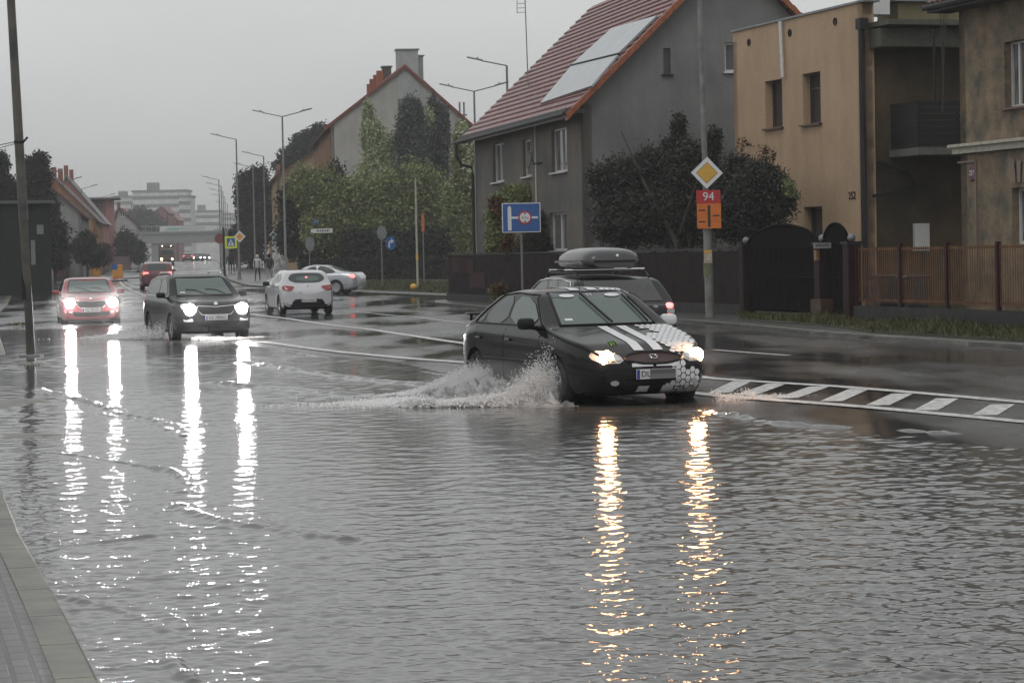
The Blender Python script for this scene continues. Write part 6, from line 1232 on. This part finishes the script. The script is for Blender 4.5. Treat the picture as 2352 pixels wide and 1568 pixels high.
b = gbase(958,127,.15); r_ = empty('marker_post', b, 0, 'slim pale post with a small cap standing in the grass strip', 'post'); z_ = PD(957,405,127).z-b.z; mb = MB(); mb.tube([(0,0,0),(0,0,z_)],[.06,.045],8); mb.build('post', mat('pale_post',(.36,.35,.28),.5,noise=.15), r_); mb = MB(); mb.box((0,0,z_),(.4,.25,.06)); mb.build('cap', M['signback'], r_); z2 = PD(957,590,127).z-b.z; mb = MB(); mb.tube([(0,0,z2-.15),(0,0,z2+.15)],.065,8); mb.build('yellow_band', M['yellow'], r_)
b = gbase(973,131,.15); r_ = empty('marker_post', b, 0, 'thin pipeline marker post with an orange top', 'post'); z_ = PD(973,490,131).z-b.z; mb = MB(); mb.tube([(0,0,0),(0,0,z_-.95)],.035,6); mb.build('post', M['pole'], r_); mb = MB(); mb.box((0,0,z_-.5),(.16,.04,.95)); mb.build('orange_plate', mat('marker_orange',(.42,.12,.05),.5,noise=.2), r_)
b = gbase(948,117.5,.1); r_ = empty('beacon', b, 0, 'small yellow ball on a stub at the kerb of the grass strip', 'marker ball'); mb = MB(); mb.tube([(0,0,-.02),(0,0,.1)],.05,8); mb.build('stub', M['dark'], r_); mb = MB(); mb.sphere((0,0,.22),.16,16); mb.build('ball', mat('ball_yellow',(.7,.38,.05),.4,noise=.15), r_, True)
for (u,D,lab,w_,h_,rd_) in ((222,196,'yellow traffic island bollard, leftmost',.5,.85,0),(263,184,'yellow traffic island bollard carrying a round keep sign',.36,.6,1),(275,190,'yellow traffic island bollard, rightmost',.42,.95,0)):
    b = gbase(u,D,rise(D)+.1); r_ = empty('island_bollard', b, 0, lab, 'bollard', 'bollards on the traffic island'); mb = MB(); mb.box((0,0,.1+h_/2),(w_,.16,h_),bev=.04); mb.build('shell', mat('bollard_yellow',(.62,.28,.04),.4,noise=.1), r_); mb = MB(); mb.box((0,0,.05),(w_*.9,.3,.1)); mb.build('foot', M['orange'], r_)
    if rd_: flat(disc((0,h_+.35),.24),-.1,-.08,M['blue'],'round_sign',r_); mb = MB(); mb.tube([(0,0,h_),(0,0,h_+.4)],.03,6); mb.build('stem', M['dark'], r_)
isl = [(-32.6,205),(-30.8,205),(-28.5,180),(-29.4,178)]
sheet('traffic_island', [(PX(215,215),215),(PX(230,215),215),(PX(292,178),178),(PX(255,176),176)], up(.12), farpav, step=3)
b = gbase(192,236); r_ = empty('signpost', b, R(4), 'two grey sign plates on a post by the left pavement', 'road sign'); mb = MB(); mb.tube([(0,0,0),(0,0,3.2)],.05,6); mb.build('post', M['dark'], r_)
for (u,v,w_,h_,m_) in ((184,563,.85,.6,M['pole']),(181,578,.75,.55,M['signback'])): q = PD(u,v,236); mb = MB(); mb.box((q.x-b.x,-.08,q.z-b.z),(w_,.03,h_)); mb.build('sign_plate', m_, r_)
# poster column
b = gbase(640,176); r_ = empty('poster_column', b, 0, 'pale poster column with a green conical cap among the pedestrians', 'advertising column'); zt_ = PD(640,541,176).z-b.z; mb = MB(); mb.lathe([(.52,0),(.52,.2),(.44,.22),(.44,zt_),(.3,zt_)],20); mb.build('drum', mat('peeling_posters',(.28,.28,.27),.6,noise=.5,nscale=2.2,c2=(.5,.5,.49)), r_, True); mb = MB(); mb.lathe([(.62,zt_),(.6,zt_+.1),(.25,zt_+.42),(.02,zt_+.5)],20); mb.build('cap', mat('verdigris',(.18,.3,.26),.4), r_, True)
# ---------------------------------------------------------------- people (skinned skeletons)
def person(u, D, label, coat, legs, hood=None, stride=.25, hgt=1.7, bag=False, phase=0):
    b = gbase(u, D); k = hgt/1.7; r = empty('person', b, R(random.uniform(-12,12)+phase), label, 'person', 'pedestrians on the right pavement')
    def skin(name, V, E, Rd, m, par, lv=1):
        me = bpy.data.meshes.new(name); me.from_pydata([tuple(Vector(v)*k) for v in V], E, []); o = bpy.data.objects.new(name, me); col.objects.link(o); md = o.modifiers.new('s','SKIN'); md.use_smooth_shade = True
        for i, q in enumerate(Rd): me.skin_vertices[0].data[i].radius = (q*k, q*k*.8) if not isinstance(q, tuple) else (q[0]*k,q[1]*k)
        me.skin_vertices[0].data[0].use_root = True; sb = o.modifiers.new('b','SUBSURF'); sb.levels = sb.render_levels = lv; apply_mods(o); o.data.materials.clear(); o.data.materials.append(m); o.parent = par; return o
    s_ = stride
    V = [(0,0,.93),(0,0,1.15),(0,0,1.38),(0,-.0,1.5),(0,-.01,1.6),(0,0,1.67),(-.09,0,.9),(-.1,-s_*.5,.5),(-.1,-s_*.9,.09),(-.1,-s_*.9-.14,.04),(.09,0,.9),(.1,s_*.45,.5),(.1,s_*.9,.12),(.1,s_*.9-.12,.05),
         (-.2,0,1.4),(-.25,.08,1.13),(-.24,-.02,.88),(-.24,-.05,.79),(.2,0,1.4),(.25,-.08,1.13),(.24,-.18,.9),(.24,-.22,.81)]
    E = [(0,1),(1,2),(2,3),(3,4),(4,5),(0,6),(6,7),(7,8),(8,9),(0,10),(10,11),(11,12),(12,13),(2,14),(14,15),(15,16),(16,17),(2,18),(18,19),(19,20),(20,21)]
    Rd = [.14,.13,.15,.055,.095,.085,.095,.065,.04,.045,.095,.065,.04,.045,.06,.045,.032,.035,.06,.045,.032,.035]
    body = skin('body', V, E, Rd, legs, r)
    V2 = [(0,0,.80),(0,0,.98),(0,0,1.2),(0,0,1.42),(0,0,1.48),(-.215,0,1.4),(-.27,.08,1.13),(-.26,0,.88),(.215,0,1.4),(.27,-.08,1.13),(.26,-.16,.9)]
    skin('coat', V2, [(0,1),(1,2),(2,3),(3,4),(3,5),(5,6),(6,7),(3,8),(8,9),(9,10)], [.19,.17,.165,.16,.07,.075,.065,.05,.075,.065,.05], coat, r)
    mb = MB(); mb.sphere((0,.01*k,1.62*k),(.115*k,.125*k,.145*k),12); mb.build('hood' if hood else 'hair', hood or M['black'], r, True)
    if bag: mb = MB(); mb.box((0,.2*k,1.2*k),(.3,.16,.4),bev=.06); mb.build('rucksack', M['black'], r)
cw = mat('white_coat',(.45,.45,.44),.7,noise=.1); ck = mat('black_coat',(.02,.02,.022),.7); cr = mat('red_coat',(.4,.04,.03),.7); jl = mat('light_trousers',(.28,.29,.3),.8); jd = mat('dark_trousers',(.02,.02,.025),.8)
person(591,160,'person in a white hooded coat and dark leggings walking away',cw,jd,cw,.22); person(618,152,'person in a black jacket and light trousers by the poster column',ck,jl,None,.18,1.78,True)
person(550,250,'person in a bright red jacket farther along the pavement',cr,jd,None,.2); person(528,202,'person in dark clothes left of the priority diamond lamp',ck,jd,ck,.25,1.72); person(534,206,'second dark-dressed person walking close beside the first',ck,jd,None,.2,1.7)

# unseen belt of dark trees past the left edge, added to darken car reflections
r_t = np.random.default_rng(31); bl = []
for i in range(26): y_t = 22+i*4.6; bl.append(((-19-.24*y_t-r_t.uniform(0,7), y_t+r_t.normal(), 3.6+r_t.normal()*.6),(3.6,3.2,3.6+r_t.random()),420))
tag(raw('wood', leaves(bl, .34, 32), np.arange(4*420*26).reshape(-1,4), LM['dark']), 'added dark mass of unseen trees past the left edge, darkening the car reflections', 'trees', kind='stuff')
# ---------------------------------------------------------------- splashes
foam = mat('splash_water', (.95,.95,.95), .3, spec=.6); foam.node_tree.nodes['Principled BSDF'].inputs['Transmission Weight'].default_value = .0
hd1 = Vector((math.sin(R(21)), -math.cos(R(21)), 0)); sd1 = Vector((hd1.y, -hd1.x, 0))
def droplets(name, label, pts, rad, m=foam):
    n = len(pts); P = np.asarray(pts); ln = rad*rng.uniform(1.2,7,n)**1.0; d = rng.normal(size=(n,3))*.35+np.array([sd1.x*.6,sd1.y*.6,.75]); d[rng.random(n)<.35,2] *= -1; d /= np.linalg.norm(d,axis=1)[:,None]
    e1 = np.cross(d, np.array([.3,.2,.9])); e1 /= np.linalg.norm(e1,axis=1)[:,None]; e2 = np.cross(d,e1); rr = rad[:,None]
    V = np.stack([P+d*ln[:,None],P-d*ln[:,None]*.7,P+e1*rr,P+(-.5*e1+.87*e2)*rr,P+(-.5*e1-.87*e2)*rr],1).reshape(-1,3)
    f = np.array([[0,2,3],[0,3,4],[0,4,2],[1,3,2],[1,4,3],[1,2,4]]); F_ = (f[None]+5*np.arange(n)[:,None,None]).reshape(-1,3)
    o = raw(name, V, F_, m, smooth=True, per=3); return tag(o, label, 'splash', kind='stuff')
     # towards the camera-left flank
cc = Vector((c1.root.location.x, c1.root.location.y, 0)); fwheel = cc + hd1*(4.56*1.04/2-.80) + sd1*.88; r_ = np.random.default_rng(8)
def spray(orig, back, side, n, length, spread, hmax, z0=WATER_Z, peak=.25, seed=0, rmin=.004, rmax=.014):
    r = np.random.default_rng(seed); s = r.random(n)**.8*length; o = np.abs(r.normal(0,1,n))*spread*(.35+.65*s/length)+.03
    env = hmax*(np.exp(-((s-peak)/.55)**2)*1.0+.6*np.exp(-((s-2.7)/.8)**2)+.18)*np.exp(-(o/spread*.75)**2)
    jag = .62+.38*np.sin(s*9+seed)*np.sin(s*23+1.3)+.25*r.normal(size=n)*.5; z = z0+np.maximum(0, env*jag)*r.random(n)**.75
    j = r.normal(0,.03,(n,2)); P = np.stack([orig.x+back.x*s+side.x*o+j[:,0], orig.y+back.y*s+side.y*o+j[:,1], z],1); rad = r.uniform(rmin,rmax,n)*(1-.35*(z-z0)/max(hmax,.01)).clip(.4,1); return P, rad
P, rad = spray(fwheel, -hd1, sd1, 110000, 3.6, .5, .62, peak=.2, seed=3, rmin=.0015, rmax=.0065); P2, rad2 = spray(fwheel-hd1*.1+sd1*.3, -hd1, sd1, 20000, 2.2, 1.0, .18, seed=4, rmin=.003, rmax=.009)
P3, rad3 = spray(fwheel-hd1*.05, -hd1*.3+sd1*.9, -hd1, 26000, 1.9, .5, .45, peak=0, seed=6, rmin=.0015, rmax=.007)
# front bow wave on the far side
fr_ = cc + hd1*(2.3) - sd1*.8; P4, rad4 = spray(fr_, -sd1*1.0+hd1*.1, hd1, 6000, 1.8, .3, .16, seed=7, rmin=.002,rmax=.007)
droplets('splash', 'white sheet of splashing water along the flank of the striped black saloon', np.concatenate([P,P2,P3,P4]), np.concatenate([rad,rad2,rad3,rad4]))
hd2 = Vector((math.sin(R(19.5)), -math.cos(R(19.5)), 0)); sd2 = Vector((hd2.y, -hd2.x, 0)); c2c = Vector((c2.root.location.x, c2.root.location.y, 0)); o2 = c2c + hd2*1.2 + sd2*.95
Q = [spray(o2, -hd2, sd2, 9000, 3.4, .7, .38, seed=9, rmin=.004, rmax=.012), spray(c2c+hd2*2.2+sd2*.6, -sd2, hd2, 1800, 1.8, .3, .12, seed=10, rmin=.004, rmax=.010)]
droplets('splash', 'low spray thrown up round the front wheels of the black sport utility car', np.concatenate([q[0] for q in Q]), np.concatenate([q[1] for q in Q]))
# turbulent foam on the surface beside the saloon
nf = 90; U_, V_ = np.meshgrid(np.linspace(-.6,5.5,200), np.linspace(-.1,3.2,110)); fx = fwheel.x-hd1.x*U_+sd1.x*V_; fy = fwheel.y-hd1.y*U_+sd1.y*V_
env = np.exp(-((V_-.2-.22*U_)/(.35+.16*np.clip(U_,0,9)))**2)*np.exp(-(np.clip(U_-1.6,0,9)/1.1)**2)*(1-np.exp(-(np.clip(U_+.6,0,9)/.5)**2))
nz = np.abs(smooth_noise(fx,fy,14,21))+.6*np.abs(smooth_noise(fx,fy,33,22))+.3*np.abs(smooth_noise(fx,fy,70,23)); fz = WATER_Z-.035+env*(.05+.10*nz)
i = np.arange(109)[:,None]*200+np.arange(199)[None,:]; fo_ = raw('foam', np.stack([fx.ravel(),fy.ravel(),fz.ravel()],1), np.stack([i,i+1,i+201,i+200],-1).reshape(-1,4), mat('churned_water',(.3,.3,.3),.15,noise=.6,nscale=7,bump=.6,bscale=40,spec=.7), smooth=True); tag(fo_, 'churned foaming wake on the water beside the striped saloon', 'wake', kind='stuff')
# ---------------------------------------------------------------- haze and spray mist
def volume(name, mesh_fn, dens, colr, label=None, aniso=.0):
    m = bpy.data.materials.new(name); m.use_nodes = True; n = m.node_tree; n.nodes.clear(); o_ = n.nodes.new('ShaderNodeOutputMaterial'); v = n.nodes.new('ShaderNodeVolumePrincipled'); v.inputs['Density'].default_value = dens; v.inputs['Color'].default_value = (*colr,1); v.inputs['Anisotropy'].default_value = aniso; n.links.new(v.outputs[0], o_.inputs['Volume'])
    mb = MB(); mesh_fn(mb); o = mb.build(name, m); return tag(o, label, None, kind='stuff')
volume('haze', lambda mb: mb.box((0,690,12),(1100,1500,40)), .00055, (.93,.94,.95))
for nm, o_, fr in (('mist',c3,1.75),('mist',c2,1.9)):
    hh = o_.root.matrix_basis.to_3x3() @ Vector((1,0,0)); p_ = o_.root.location + hh*(o_.L/2+.5)
    Mx = Matrix.Translation((p_.x,p_.y,.42)) @ Matrix.Rotation(o_.root.rotation_euler.z,4,'Z'); a_ = 1.5 if o_ is c3 else .9
    volume(nm, lambda mb: mb.sphere((-.5,.1,.05),(a_,1.5,.72),20,Mx), .035 if o_ is c3 else .015, (.95,.95,.95), 'spray mist drifting in front of the '+('red hatchback' if o_ is c3 else 'black sport utility car'))
pm = fwheel-hd1*1.2+sd1*.5
volume('mist', lambda mb: mb.sphere((0,0,0),(1.9,.75,.33),20,Matrix.Translation((pm.x,pm.y,.16)) @ Matrix.Rotation(c1.root.rotation_euler.z,4,'Z')), .1, (.97,.97,.97), 'fine spray mist hanging over the splash beside the striped saloon')
